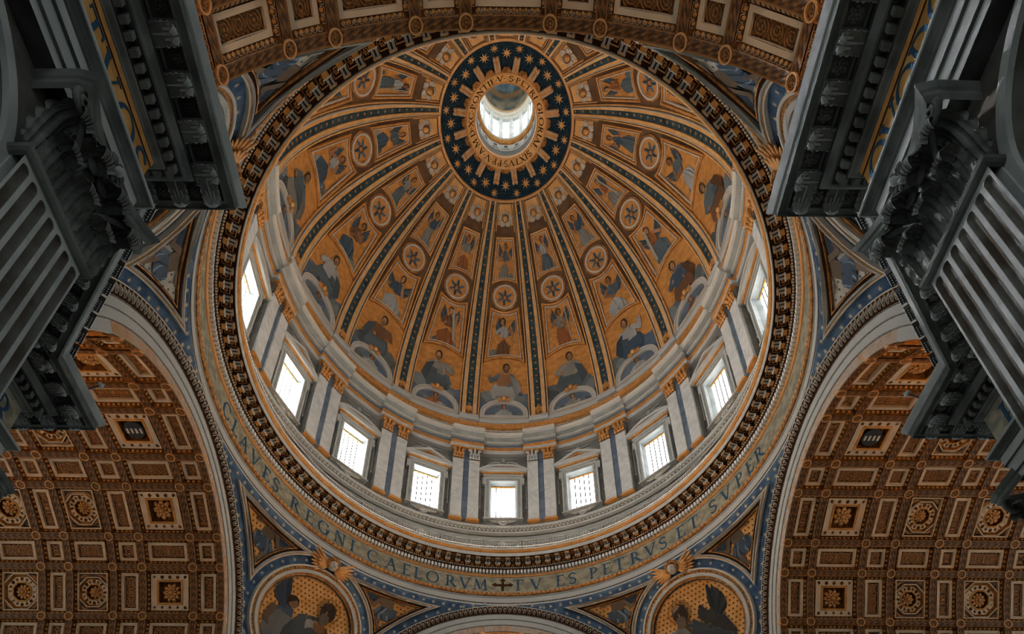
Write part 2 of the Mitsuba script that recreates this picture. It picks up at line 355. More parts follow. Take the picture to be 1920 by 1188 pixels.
def angel(r, dark=False):
    "a winged standing or kneeling figure, two high"
    s = r.choice((-1, 1)); R1, R2 = r.sample(ROBE, 2); sk = r.choice(SKIN); o = []
    for side in (-1, 1):
        for i, w in enumerate(wing(side, 28 + r.uniform(-12, 25), .85)): o.append((affinity.translate(w, .1 * side, 1.05), shade((0.07, 0.095, 0.12), 0.7 + .2 * (i % 3))))
    for i in range(4): o.append((Point(r.uniform(-.7, .7), r.uniform(0, .18)).buffer(r.uniform(.12, .25), 8), shade((0.16, 0.17, 0.165), r.uniform(.6, 1.6))))
    kneel = r.random() < .5
    skirt = blob([(-.22, 1.0), (.22, 1.0), (.42 * s, .55), (.5 * s, .08), (.1 * s, 0), (-.3 * s, .04), (-.36 * s, .5)], .07) if not kneel else blob([(-.22, .95), (.22, .95), (.62 * s, .5), (.55 * s, .1), (-.3 * s, .05), (-.6 * s, .15), (-.4 * s, .55)], .07)
    o.append((skirt, R1)); o += folds(r, skirt, 7, R1)
    torso = blob([(-.22, .92), (-.28, 1.32), (0, 1.46), (.28, 1.32), (.22, .92)], .06); o.append((torso, R2)); o += folds(r, torso, 4, R2)
    for side in (-1, 1):
        e = (side * r.uniform(.35, .55), 1.0 + r.uniform(-.1, .15)); h = (side * r.uniform(-.1, .6), 1.0 + r.uniform(-.1, .5))
        o.append((limb([(side * .24, 1.32), e, h], .075), sk if r.random() < .6 else R2)); o.append((Point(h).buffer(.07), sk))
    hx = r.uniform(-.1, .1)
    o.append((Point(hx, 1.66).buffer(.18), (0.075, 0.042, 0.022))); o.append((affinity.scale(Point(hx + .03 * s, 1.63).buffer(.13), .85, 1.1), sk))
    for e in (-.04, .05): o.append((Point(hx + .02 * s + e, 1.645).buffer(.018), (0.03, 0.02, 0.02)))
    if r.random() < .5:
        k = r.choice((0, 1, 2))
        if k == 0: o.append((limb([(.5 * s, .3), (.42 * s, 1.8)], .035), (0.34, 0.31, 0.25)))
        elif k == 1: o.append((_st(-.5 * s, .3, -.15 * s, 1.75, .16), (0.30, 0.30, 0.28)))
        else: o.append((limb([(-.45 * s, .4), (-.55 * s, 1.1), (-.35 * s, 1.5)], .03), (0.40, 0.25, 0.10)))
    return o
def bust(r):
    R1 = r.choice(ROBE); sk = r.choice(SKIN); o = []
    for i in range(6): o.append((Point(r.uniform(-1.6, 1.6), r.uniform(.0, .5)).buffer(r.uniform(.2, .42), 8), shade((0.115, 0.13, 0.135), r.uniform(.6, 1.7))))
    b = blob([(-.85, 0), (-.6, .55), (-.2, .85), (.2, .85), (.6, .55), (.85, 0)], .1); o.append((b, R1)); o += folds(r, b, 8, R1)
    o.append((Point(0, 1.1).buffer(.36).difference(Point(0, 1.1).buffer(.32)), (0.34, 0.24, 0.12)))
    o.append((Point(0, 1.1).buffer(.23), (0.05, 0.038, 0.03))); o.append((affinity.scale(Point(.02, 1.06).buffer(.18), .85, 1.1), sk))
    for e in (-.06, .07): o.append((Point(e, 1.09).buffer(.025), (0.03, 0.02, 0.02)))
    o.append((limb([(-.3, .5), (-.7, .3), (-.3, .15)], .12), shade(R1, 1.3))); o.append((affinity.rotate(box(.25, .1, .75, .5), 15), (0.33, 0.33, 0.31)))
    return o
def seraph(r):
    o = []
    for i in range(6):
        a = i * 60 + 30 * (i % 2 == 0) * 0
        w = blob([(0, .15), (.24, .5), (.16, 1.0), (-.1, .95), (-.2, .45)], .05); w = affinity.rotate(w, a, origin=(0, 0))
        o.append((w, shade((0.06, 0.085, 0.11), .7 + .35 * (i % 3)))); o.append((affinity.rotate(LineString([(-.12, .4), (-.1, .95)]).buffer(.035), a, origin=(0, 0)), (0.34, 0.35, 0.33)))
    o.append((Point(0, 0).buffer(.36), (0.07, 0.035, 0.018))); o.append((affinity.scale(Point(0, -.03).buffer(.25), .9, 1.1), (0.34, 0.17, 0.08)))
    for e in (-.09, .09): o.append((Point(e, .02).buffer(.035), (0.03, 0.02, 0.02)))
    return o
def paint(parent, fig, fm, cx, cy, sx, sy, h0, clip=None, name='figure', rot=0.0, dh=0.004):
    "the figure's coloured pieces laid on the surface, one thin layer over the other, as one mesh"
    V, F, Cc, o = [], [], [], 0
    r = random.Random(hash(round(cx * 1000 + cy * 77 + sx * 31)) & 0xFFFF)
    for i, (g, c) in enumerate(fig):
        g = affinity.affine_transform(g, [sx, 0, 0, sy, cx, cy])
        if rot: g = affinity.rotate(g, rot, origin=(cx, cy + sy))
        if clip is not None: g = g.intersection(clip)
        g = g.simplify(min(abs(sx), abs(sy)) * 0.012)
        t = tri2d(g)
        if t is None: continue
        v, f = t; f = f.astype(int)
        V.append(fm(v[:, 0], v[:, 1], np.full(len(v), h0 + dh * i))); F.append(f + o); o += len(v)
        k = 0.82 + 0.36 * np.array([r.random() for _ in range(len(v))])
        Cc.append(np.asarray(c)[None] * k[:, None])
    if V: part(name, parent, (np.vstack(V), np.vstack(F)), 'm_paint', color=np.vstack(Cc))

# ------------------------------------------------------------------ the dome
D2R = math.pi / 180
dome = struct('ceiling_dome', 'ribbed dome with gold and blue bands rising to a round opening')
put(dome, patch(dome_fm, 0, 360, -0.5, 70.5, 193, 48), 'm_brown', True)
def bw(v): return 1.12 + (1.42 - 1.12) * np.asarray(v) / 62.4
def rib_strip(az, o0, o1, h, v0=1.2, v1=62.0, n=40, taper=True):
    v = np.linspace(v0, v1, n); b = bw(v)
    U = np.stack([az + b * o0, az + b * o0, az + b * o1, az + b * o1], 1); Vv = np.repeat(v[:, None], 4, 1); H = np.tile([0, h, h, 0], (n, 1))
    return dome_fm(U.ravel(), Vv.ravel(), H.ravel().astype(float)), grid_faces(n, 4)
ORD = ['', 'first', 'second', 'third', 'fourth', 'fifth', 'sixth', 'seventh']
def where(k):
    "how to find dome segment k: counted round the dome from the segment straight under the opening"
    k = k % 16
    if k == 0: return 'segment straight below the opening'
    if k == 8: return 'segment opposite the middle one'
    n, w = (k, 'counterclockwise') if k < 8 else (16 - k, 'clockwise')
    return f'{ORD[n]} segment {w} from the middle one'
def where_rib(k):
    n, w = (k + 1, 'counterclockwise') if k < 8 else (16 - k, 'clockwise')
    return f'foot of {(ORD + ["eighth"])[n]} rib {w} from the middle segment'
for k in range(16):
    az = 22.5 * k + 11.25
    rb = part('rib', dome, rib_strip(az, -2.8, 2.8, 0.10), 'm_brown')
    part('blue_strip', rb, rib_strip(az, -1, 1, 0.16), 'm_navy')
    for s in (-1, 1):
        part('gold_band', rb, rib_strip(az, 1.0 * s, 1.85 * s, 0.30), 'm_goldbright')
        part('fillet', rb, rib_strip(az, 1.85 * s, 2.08 * s, 0.36), 'm_cream')
        part('fillet', rb, rib_strip(az, 2.52 * s, 2.8 * s, 0.30), 'm_goldbright')
    ms = []
    for v in np.arange(6.0, 61.5, 2.05):
        R = dR(v); q = .23 * (.62 + .38 * R / 22); ms.append(star_mesh(dome_fm, az, v, q / R / D2R, q / RHO / D2R, 0.17, 0.21))
    part('inlaid_stars', rb, cat(*ms), 'm_goldm', stuff=True)
def hw(y):
    v = y / RHO / D2R
    return dR(v) * (11.25 - 2.8 * bw(v)) * D2R
def band(y0, y1, inset=0.0, n=14):
    y = np.linspace(y0, y1, n); w = np.array([hw(t) for t in y]) - inset
    return Polygon(np.vstack([np.stack([w, y], 1), np.stack([-w[::-1], y[::-1]], 1)]))
def arch_poly(rx, ry, y0, ys, n=32):
    t = np.linspace(0, np.pi, n)
    return Polygon([(rx, y0)] + [(rx * math.cos(a), ys + ry * math.sin(a)) for a in t] + [(-rx, y0)])
def bow_panel(w0, w1, y0, y1, b0, b1):
    t = np.linspace(-1, 1, 17)
    return Polygon([(w0 * q, y0 + b0 * (1 - q * q)) for q in t] + [(w1 * q, y1 - b1 * (1 - q * q)) for q in t[::-1]])
def ringp(p, a, b): return p.buffer(-a, join_style=2).difference(p.buffer(-b, join_style=2))
def gilt_head(key, fm, x, y, s, h, wings=True, mw='m_gold', mf='m_goldbright', spread=1.0):
    "a small head with curls between two feathered wings, modelled in the round on the surface"
    def put_ell(cx, cy, ch, r, sub=2):
        v, f = ell((cx, cy, ch), r, sub); return fm(x + s * v[:, 0], y + s * v[:, 1], h + s * v[:, 2]), f
    part('face', key, cat(put_ell(0, 0, .32, (.27, .34, .26)), put_ell(0, -.03, .58, (.05, .1, .06), 1), put_ell(0, -.16, .53, (.08, .03, .04), 1), put_ell(-.14, -.06, .48, (.09, .09, .07), 1), put_ell(.14, -.06, .48, (.09, .09, .07), 1)), mf, True)
    part('eyes', key, cat(put_ell(-.11, .07, .53, (.05, .025, .03), 1), put_ell(.11, .07, .53, (.05, .025, .03), 1)), 'm_dbrown', True)
    hair = [put_ell(.33 * math.cos(a), .10 + .33 * math.sin(a), .26, (.13, .13, .17), 1) for a in np.linspace(-.35, math.pi + .35, 11)] + [put_ell(q, .32, .42, (.12, .1, .1), 1) for q in (-.12, .08)]
    part('hair', key, cat(*hair), 'm_golddark', True)
    if wings:
        for q in (-1, 1):
            ms = []
            for row, (n, l0) in enumerate(((8, 1.5), (6, .95))):
                for i in range(n):
                    a = math.radians(-42 + i * (78 / (n - 1))) ; l = l0 * spread * (.62 + .38 * i / (n - 1))
                    c = (q * (.22 + l * .5 * math.cos(a)), -.12 + l * .5 * math.sin(a), .10 + .03 * i / n + .12 * row)
                    v, f = ell((0, 0, 0), (l * .52, .085 + .03 * row, .05), 1); M = np.array([[q * math.cos(a), math.sin(a), 0], [-math.sin(a), q * math.cos(a), 0], [0, 0, 1.0]])
                    v = v @ M + np.array(c); ms.append((fm(x + s * v[:, 0], y + s * v[:, 1], h + s * v[:, 2]), f))
            part('wing', key, cat(*ms), mw, True)
def rosette(key, fm, x, y, s, h, petals=8, m='m_gold', rows=2, name='petals'):
    ms = []
    for j in range(rows):
        for i in range(petals):
            a = 2 * math.pi * (i + .5 * j) / petals; l = (1.0, .62)[j]
            v, f = ell((0, 0, 0), (.30 * l + .06, .36 * l / (petals / 8) * .62, .12), 1); v = v + np.array([.62 * l, 0, 0.1 + .12 * j]) - np.array([0, 0, 1]) * (0.25 * (v[:, :1] / .36) ** 2)
            c, q = math.cos(a), math.sin(a); v = v @ np.array([[c, q, 0], [-q, c, 0], [0, 0, 1.0]])
            ms.append((fm(x + s * v[:, 0], y + s * v[:, 1], h + s * v[:, 2]), f))
    v, f = ell((0, 0, .28), (.22, .22, .2), 1); ms.append((fm(x + s * v[:, 0], y + s * v[:, 1], h + s * v[:, 2]), f))
    if key is None: return cat(*ms)
    return part(name, key, cat(*ms), m, True)

LUN = arch_poly(3.02, 2.75, 0.35, 1.2)
for k in range(16):
    az = 22.5 * k; fm = dome_metric(az, 0.0); W = where(k); r = random.Random(100 + k)
    if k in (7, 8, 9): skip_low = True
    else: skip_low = False
    # the lunette at the foot
    if not skip_low:
        t = thing('lunette_mosaic', f'grey arched lunette with bust mosaic, {W}', 'lunette')
        for a, b, h, m in ((0, .14, .42, 'm_cream'), (.14, .50, .28, 'm_pale'), (.50, .60, .34, 'm_cream')): part('arch_moulding', t, solid(ringp(LUN, a, b), fm, 0, h), m)
        inner = LUN.buffer(-.60, join_style=2)
        part('ground', t, sheet(inner, fm, 0.08, 1.2), 'm_bluepanel')
        paint(t, bust(r), fm, 0, .95, 1.35, 1.75, 0.10, inner.buffer(-.02))
        t = thing('gilded_mask', f'gilded winged mask on its lunette, {W}', 'gilded mask')
        gilt_head(t, fm, 0, LUN.bounds[3] - .1, .85, .38, True, 'm_gold', 'm_goldbright', .6)
        # the large saint
        t = thing('saint_mosaic', f'large mosaic of {"a bare-chested man" if k == 0 else "a robed saint"} seated on clouds, {W}', 'mosaic')
        P = band(1.0, 11.4, .03).difference(LUN).difference(bow_panel(2.75, 2.7, 9.75, 12, .85, 0))
        part('ground', t, sheet(P, fm, 0.05, 1.2), 'm_goldm')
        low = P.intersection(unary_union([box(-4, 0, 4, 4.3)] + [Point(x, 4.2 + r.uniform(-.3, .5)).buffer(r.uniform(.6, 1.0)) for x in np.linspace(-3, 3, 6)]))
        part('cloud', t, sheet(low, fm, 0.07, 1.2), 'm_bluepanel')
        paint(t, saint(r, k == 0), fm, 0, 3.6, 2.75, 3.35, 0.085, P.buffer(-.02))
        # lower angel panel
    for (w0, w1, y0, y1, b0, b1, nm) in ((2.62, 1.84, 9.85, 17.35, .85, .5, 'lower'), (1.66, 1.1, 20.15, 25.55, .55, .0, 'upper')):
        if skip_low and nm == 'lower': continue
        p = bow_panel(w0, w1, y0, y1, b0, b1)
        t = thing('angel_mosaic', f'{nm} framed angel mosaic, {W}', 'mosaic')
        f1 = .2 if nm == 'lower' else .15
        part('frame', t, solid(ringp(p, 0, f1), fm, 0, .26), 'm_gold')
        part('inner_frame', t, solid(ringp(p, f1, f1 * 1.75), fm, 0, .14), 'm_golddark')
        part('fillet', t, solid(ringp(p, f1 * 1.75, f1 * 2.3), fm, 0, .22), 'm_cream')
        inn = p.buffer(-f1 * 2.3, join_style=2)
        part('ground', t, sheet(inn, fm, 0.06, 1.0), 'm_goldm')
        paint(t, angel(r), fm, 0, y0 + b0 + .2, (w0 + w1) * .46, (y1 - y0 - b0 - b1) * .46, 0.075, inn.buffer(-.02))
    # medallion
    t = thing('seraph_medallion', f'round mosaic medallion of a winged face, {W}', 'medallion')
    c = Point(0, 18.68).buffer(1.68, 24)
    part('bead_border', t, solid(ringp(c, 0, .2), fm, 0, .16), 'm_golddark')
    part('fillet', t, solid(ringp(c, .2, .40), fm, 0, .28), 'm_cream')
    part('inner_border', t, solid(ringp(c, .40, .56), fm, 0, .12), 'm_gold')
    bd = [star_mesh(fm, 1.58 * math.cos(a), 18.68 + 1.58 * math.sin(a), .075, .075, .165, .24, 4, .7) for a in np.linspace(0, 2 * math.pi, 44, endpoint=False)]
    part('beads', t, cat(*bd), 'm_goldline', stuff=True)
    part('ground', t, sheet(c.buffer(-.56), fm, .05, .8), 'm_goldm')
    paint(t, seraph(r), fm, 0, 18.68, .95, .95, .065)
    # cherub under the opening
    t = thing('gilded_cherub', f'gilded cherub face with pale wings near the opening, {W}', 'cherub')
    p = band(26.9, 29.15, .30)
    part('ground', t, sheet(p, fm, .05, .8), 'm_goldbright')
    for q in (-1, 1): part('fillet', t, solid(band(26.2, 29.2, .12).difference(band(26, 29.5, .22)).intersection(box(*sorted((0, 4 * q)), 0, 40) if False else box(min(0, 4 * q), 0, max(0, 4 * q), 40)), fm, 0, .12), 'm_goldline')
    gilt_head(t, fm, 0, 27.55, .98, .15, False, 'm_cream', 'm_goldbright')
    for a0 in (18, 90, 162, 234, 306):
        ms = []
        for i in range(5):
            a = math.radians(a0 - 24 + 12 * i); l = .62 + .12 * (2 - abs(i - 2)); v, f = ell((0, 0, 0), (l * .42, .085, .05), 1)
            c, q = math.cos(a), math.sin(a); v = v @ np.array([[c, q, 0], [-q, c, 0], [0, 0, 1.0]]) + np.array([(.34 + l * .42) * c, (.34 + l * .42) * q, .12 + .02 * (i % 2)]); ms.append((fm(v[:, 0], 27.55 + v[:, 1], .06 + v[:, 2]), f))
        part('wing', t, cat(*ms), 'm_cream', True)
    if k not in (6, 7, 8, 9):
        t = thing('gilded_rosette', f'gilded foliage rosette at the {where_rib(k)}', 'rosette')
        fr = dome_metric(az + 11.25, 0.0)
        rosette(t, fr, 0, 2.0, .62, .2, 7)
        part('leaf', t, cat(*[(lambda e: (fr(e[0][:, 0], e[0][:, 1], e[0][:, 2]), e[1]))(ell((.28 * q, 1.2, .25), (.12, .4, .1), 1)) for q in (-1, 0, 1)]), 'm_golddark', True)
# base plinth of the ribs and the gold band under the lunettes
for k in range(16):
    a = 22.5 * k
    part('base_moulding', dome, rev([(22.3, 77.2), (21.95, 77.2), (21.8, 77.45), (21.8, 77.75), (22.0, 77.95), (22.3, 77.95)], a - 8.1, a + 8.1, 12), 'm_pale')
    part('base_moulding', dome, rev([(22.3, 77.2), (21.7, 77.2), (21.55, 77.45), (21.55, 77.8), (21.7, 78.2), (22.3, 78.2)], a + 8.1, a + 14.4, 8, True), 'm_pale')

# ------------------------------------------------------------------ the opening: blue disc, lettered ring, brackets
disc = struct('ceiling_opening', 'star-strewn dark blue disc around the round opening with gold lettering')
put(disc, patch(dome_fm, 0, 360, 62.0, 69.6, 129, 8, 0.10), 'm_disc', True)
part('gold_border', disc, sweep(dome_fm, [(a, 62.2) for a in np.linspace(0, 360, 129)], [(-.35, 0), (-.35, .2), (0, .3), (.3, .2), (.3, 0)]), 'm_goldline')
for k in range(32):
    big = k % 2 == 0; az = 11.25 * k; v = (65.6 if big else 63.7) if k in (0, 1, 31) else (65.2 if big else 63.9)
    s = .62 if big else .52; R = dR(v)
    part('gold_star', disc, star_mesh(dome_fm, az, v, s / R / D2R, s / RHO / D2R, .13, .26), 'm_goldbright')
ring = [(4.72, 102.75), (4.72, 102.42), (4.60, 102.32), (4.46, 102.40), (3.72, 102.76), (3.66, 102.70), (3.55, 102.76), (3.50, 102.95), (3.50, 103.5)]
lr = part('letter_band', disc, rev(ring[3:5], 0, 360, 129), 'm_goldbright')
part('rim', disc, rev(ring[:4], 0, 360, 129), 'm_goldline'); part('rim', disc, rev(ring[4:], 0, 360, 129), 'm_goldline')
def cone_fm(u, v, h):      # u azimuth (deg), v 0..1 from the inner to the outer edge
    R = 3.72 + v * .74 - h * .4; z = 102.76 - v * .36 - h * .9; a = np.radians(u)
    return np.stack([R * np.sin(a), R * np.cos(a), z + 0 * a], -1)
TXT = 'S.PETRI GLORIAE SIXTVS.PP.V.A.M.D.XC.PONTIF.V. '
adv = np.array([glyph(c)[1] for c in TXT]); pos = np.concatenate([[0], np.cumsum(adv)]); tot = pos[-1]
for c, p0, a in zip(TXT, pos, adv):
    g = glyph(c)[0]
    if g.is_empty: continue
    # starts at the near side and reads clockwise as seen from below, letter tops outwards
    s = 360.0 / tot; g = affinity.affine_transform(g, [-s * .93, 0, 0, .74, 176 - p0 * s, .13])
    part('letter', disc, solid(g.buffer(-.0), cone_fm, 0, .02, 1.5), 'm_ink')
for k in range(16):
    a = math.radians(22.5 * k + 11.25); er = np.array([math.sin(a), math.cos(a), 0]); et = np.array([math.cos(a), -math.sin(a), 0]); ez = np.array([0, 0, 1.0])
    prof = Polygon([(4.6, 102.5), (4.6, 103.1), (6.0, 102.5), (6.15, 102.2), (6.05, 101.95), (5.85, 101.95), (5.7, 102.12), (5.1, 102.22)])
    def br(u, v, h, er=er, et=et): return er * np.asarray(u)[:, None] + ez * np.asarray(v)[:, None] + et * np.asarray(h)[:, None]
    b = part('bracket', disc, solid(prof, br, -.12, .12, None, True), 'm_goldm')
    for q in (-1, 1): part('bar', b, solid(prof.buffer(.04), br, *sorted((.10 * q, .34 * q)), None, True), 'm_tan')
    part('knob', b, cat(*[ell(er * 6.05 + et * q * .2 + ez * 101.98, (.15, .15, .12), 1) for q in (-1, 1)]), 'm_tan', True, stuff=True)
    fs = dome_metric(22.5 * k, 62.4)
    b = 22.5 * k; cc = np.array([math.sin(b * D2R), math.cos(b * D2R), 0])
    ms = [ell(cc * (4.75 + .12 * j) + np.array([math.cos(b * D2R), -math.sin(b * D2R), 0]) * x + np.array([0, 0, 102.42 + .05 * j]), (.17, .17, .14), 1) for j in range(3) for x in np.linspace(-.42 + .1 * j, .42 - .1 * j, 5 - j)]
    part('gilt_shell', disc, cat(*ms), 'm_golddark', True)

# ------------------------------------------------------------------ the lantern above the opening
lan = struct('wall_lantern', 'bright white lantern seen through the round opening')
put(lan, rev([(3.50, 103.2), (3.50, 104.3)], 0, 360, 65), 'm_grey')
part('plinth', lan, rev([(3.5, 104.3), (3.42, 104.35), (3.42, 104.7), (3.5, 104.8), (3.5, 106.3)], 0, 360, 65), 'm_white')
part('ledge', lan, rev([(3.5, 106.3), (3.35, 106.4), (3.2, 106.75), (3.2, 107.0)], 0, 360, 65), 'm_goldm')
part('ledge', lan, rev([(3.2, 107.0), (3.12, 107.1), (3.12, 107.35), (3.5, 107.7)], 0, 360, 65), 'm_cream')
part('wall', lan, rev([(3.55, 107.6), (3.55, 114.4)], 0, 360, 65), 'm_white')
for k in range(16):
    a0 = 22.5 * k
    part('pilaster', lan, rev([(3.5, 107.6), (3.3, 107.6), (3.3, 114.0), (3.22, 114.3), (3.5, 114.3)], a0 + 7.4, a0 + 15.1, 3, True), 'm_white')
    part('window_opening', lan, rev([(3.53, 108.6), (3.53, 113.4)], a0 - 6.6, a0 + 6.6, 3), 'm_white')
    part('small_frame', lan, rev([(3.5, 104.95), (3.4, 104.95), (3.4, 106.1), (3.5, 106.1)], a0 - 6.5, a0 + 6.5, 3, True), 'm_white')
    part('small_window', lan, rev([(3.39, 105.2), (3.39, 105.85)], a0 - 3.8, a0 + 3.8, 2), 'm_dgrey')
    scene[f'{lan}__window_opening' + (f'_{k:03d}' if k else '')]['emitter'] = {'type': 'area', 'radiance': rgb(LANTERN_L)}
part('cornice', lan, rev([(3.5, 114.3), (3.3, 114.5), (3.3, 115.0), (3.1, 115.3)], 0, 360, 65), 'm_cream')
part('gold_cornice', lan, rev([(3.1, 115.3), (3.0, 115.5), (3.0, 115.7), (3.0, 115.8), (3.5, 116.8)], 0, 360, 65), 'm_tan')
cup = [(3.5 * math.cos(t) ** .8, 116.8 + 9.0 * math.sin(t)) for t in np.linspace(0, math.pi / 2 - .02, 24)]
cv, cf = rev(cup, 0, 360, 97)
def cupcol(v):
    n = mikit.meshkit.fbm(v * np.array([1.1, 1.1, .9]), 4, 3) if False else __import__('meshkit').fbm(v * np.array([1.3, 1.3, 1.0]), 4, 3)
    t = np.clip((n - .35) / .3, 0, 1)[:, None]; c = np.array([.10, .115, .115]) * (1 - t) + np.array([.30, .26, .19]) * t
    z = v[:, 2:3]; g = np.clip(1 - np.abs(z - 121.2) / .7, 0, 1); c = c * (1 - g) + np.array([.42, .22, .08]) * g
    b = np.clip((z - 121.8) / .5, 0, 1); return 1.7 * (c * (1 - b) + (np.array([.10, .19, .27]) * (1 - t) + np.array([.36, .42, .44]) * t) * b)
part('painted_cupola', lan, (cv, cf), 'm_paint', color=cupcol(cv))

# ------------------------------------------------------------------ the drum
drum = struct('wall_drum', 'tall round drum with paired pilasters and windows under the dome')
put(drum, rev([(22.75, 54.0), (22.75, 60.0)], 0, 360, 129), 'm_grey')
part('upper_wall', drum, rev([(22.75, 67.6), (22.75, 72.4)], 0, 360, 129), 'm_dgrey')
part('gallery_floor', drum, rev([(20.0, 54.03), (22.75, 54.06)], 0, 360, 129), 'm_stonelight')
part('wave_band', drum, rev([(22.6, 58.5), (22.3, 58.6), (22.2, 58.75)], 0, 360, 129), 'm_pale')
part('wave_band', drum, rev([(22.2, 58.75), (22.2, 59.3)], 0, 360, 129), 'm_dgrey')
zig = []
for i in range(320):
    a = i * 360 / 320; zig.append(rev([(22.2, 58.82), (22.13, 58.82), (22.13, 58.95), (22.2, 58.95)], a, a + .55, 2)); t = plane_fm
    s = np.array([[a, 58.9], [a + .5625, 59.25], [a + 1.125, 58.9]])
    c = cyl_fm(22.19); V = np.vstack([c(s[:, 0], s[:, 1], np.zeros(3)), c(s[:, 0], s[:, 1] + .1, np.zeros(3))]); zig.append((V, np.array([[0, 1, 4], [0, 4, 3], [1, 2, 5], [1, 5, 4]])))
part('wave_ornament', drum, cat(*zig), 'm_cream', stuff=True)
part('wave_band', drum, rev([(22.2, 59.3), (22.1, 59.4), (22.1, 59.6), (22.3, 59.8), (22.7, 59.85)], 0, 360, 129), 'm_pale')
def rect_frame(u0, u1, v0, v1, a, b): p = box(u0, v0, u1, v1); return p.buffer(-a, join_style=2).difference(p.buffer(-b, join_style=2))
def dfm(az, R):
    "metric frame on the drum at azimuth az: x across, y up from z = 0, h inwards; flat like the window wall"
    a = math.radians(az); er = np.array([math.sin(a), math.cos(a), 0]); et = np.array([math.cos(a), -math.sin(a), 0])
    return lambda u, v, h: (R - np.asarray(h))[:, None] * er + np.asarray(u)[:, None] * et + np.asarray(v)[:, None] * np.array([0, 0, 1.0])
def slab(fm, u0, u1, v0, v1, h0, h1): return solid(box(u0, v0, u1, v1), fm, h0, h1)
def acanthus_lump(fm, cx, cy, w, h, d, r, n=16):
    ms = []
    for i in range(n):
        x = cx + r.uniform(-.5, .5) * w; y = cy + r.uniform(-.5, .5) * h
        v, f = ell((0, 0, 0), (r.uniform(.10, .2) * w, r.uniform(.08, .16) * h, d * r.uniform(.5, 1)), 1)
        ms.append((fm(x + v[:, 0], y + v[:, 1], .05 + v[:, 2]), f))
    return ms
def small_capital(fm, cx, y0, w, h, d, r):
    "corinthian capital of a drum pilaster: two rows of curling leaves under volutes and an abacus"
    ms = []
    for row, (yy, n, hh) in enumerate(((y0, 4, .46 * h), (y0 + .3 * h, 3, .5 * h))):
        for i in range(n):
            x = cx + (i - (n - 1) / 2) * w / n
            for q, (dx, dy, rr) in enumerate(((0, .5, .5), (-.22, .35, .3), (.22, .35, .3), (0, .88, .34))):
                v, f = ell((0, 0, 0), (w / n * rr * .9, hh * rr * .75, d * (.5 + .25 * (q == 3))), 1)
                ms.append((fm(x + dx * w / n + v[:, 0], yy + dy * hh + v[:, 1], d * (.25 + .3 * (q == 3) + .12 * row) + v[:, 2]), f))
    for s in (-1, 1):
        t = np.linspace(0, 2.6 * math.pi, 22); rr = .17 * w * (1 - t / 9.5)
        px = cx + s * (.44 * w - rr * np.cos(t) * .9); py = y0 + .78 * h + rr * np.sin(t)
        v, f = tube(np.stack([px, py, np.full_like(px, d * .9)], 1), .05 * w, 5); ms.append((fm(v[:, 0], v[:, 1], v[:, 2]), f))
    v, f = ell((0, 0, 0), (.12 * w, .1 * h, d * .6), 1); ms.append((fm(cx + v[:, 0], y0 + .93 * h + v[:, 1], d * .9 + v[:, 2]), f))
    return cat(*ms)
wcount = 0
PR = 21.95                                         # face of the paired pilasters
for k in range(16):
    a = 22.5 * k + 11.25; vis = k not in (6, 7, 8, 9)
    part('pilaster_pier', drum, rev([(22.75, 59.8), (22.2, 59.8), (22.2, 72.3), (22.75, 72.3)], a - 4.3, a + 4.3, 7, True), 'm_dgrey')
    fp = dfm(a, PR - .02)
    part('blue_strip', drum, slab(dfm(a, 22.2), -.32, .32, 60.1, 72.2, 0, .06), 'm_bluepanel')
    lo = (75.0)
    for s in (-1, 1):
        fp = dfm(a + 2.45 * s, PR)
        p = part('pilaster', drum, slab(fp, -.61, .61, 60.35, 69.75, -.4, 0), 'm_white')
        part('base', p, cat(slab(fp, -.74, .74, 59.85, 60.02, -.4, .14), slab(fp, -.68, .68, 60.02, 60.2, -.4, .09)), 'm_goldm')
        part('base_moulding', p, slab(fp, -.65, .65, 60.2, 60.35, -.4, .05), 'm_pale')
        part('astragal', p, slab(fp, -.64, .64, 69.7, 69.83, -.4, .05), 'm_cream')
        if vis: part('capital', p, small_capital(fp, 0, 69.85, 1.3, 1.75, .3, random.Random(k * 2 + s)), 'm_gold' if k not in (15, 0) or s * (1 if k == 0 else -1) > 0 else 'm_pale', True, label='gilded leafy capital')
        part('abacus', p, slab(fp, -.82, .82, 71.6, 71.85, -.4, .28), 'm_goldm')
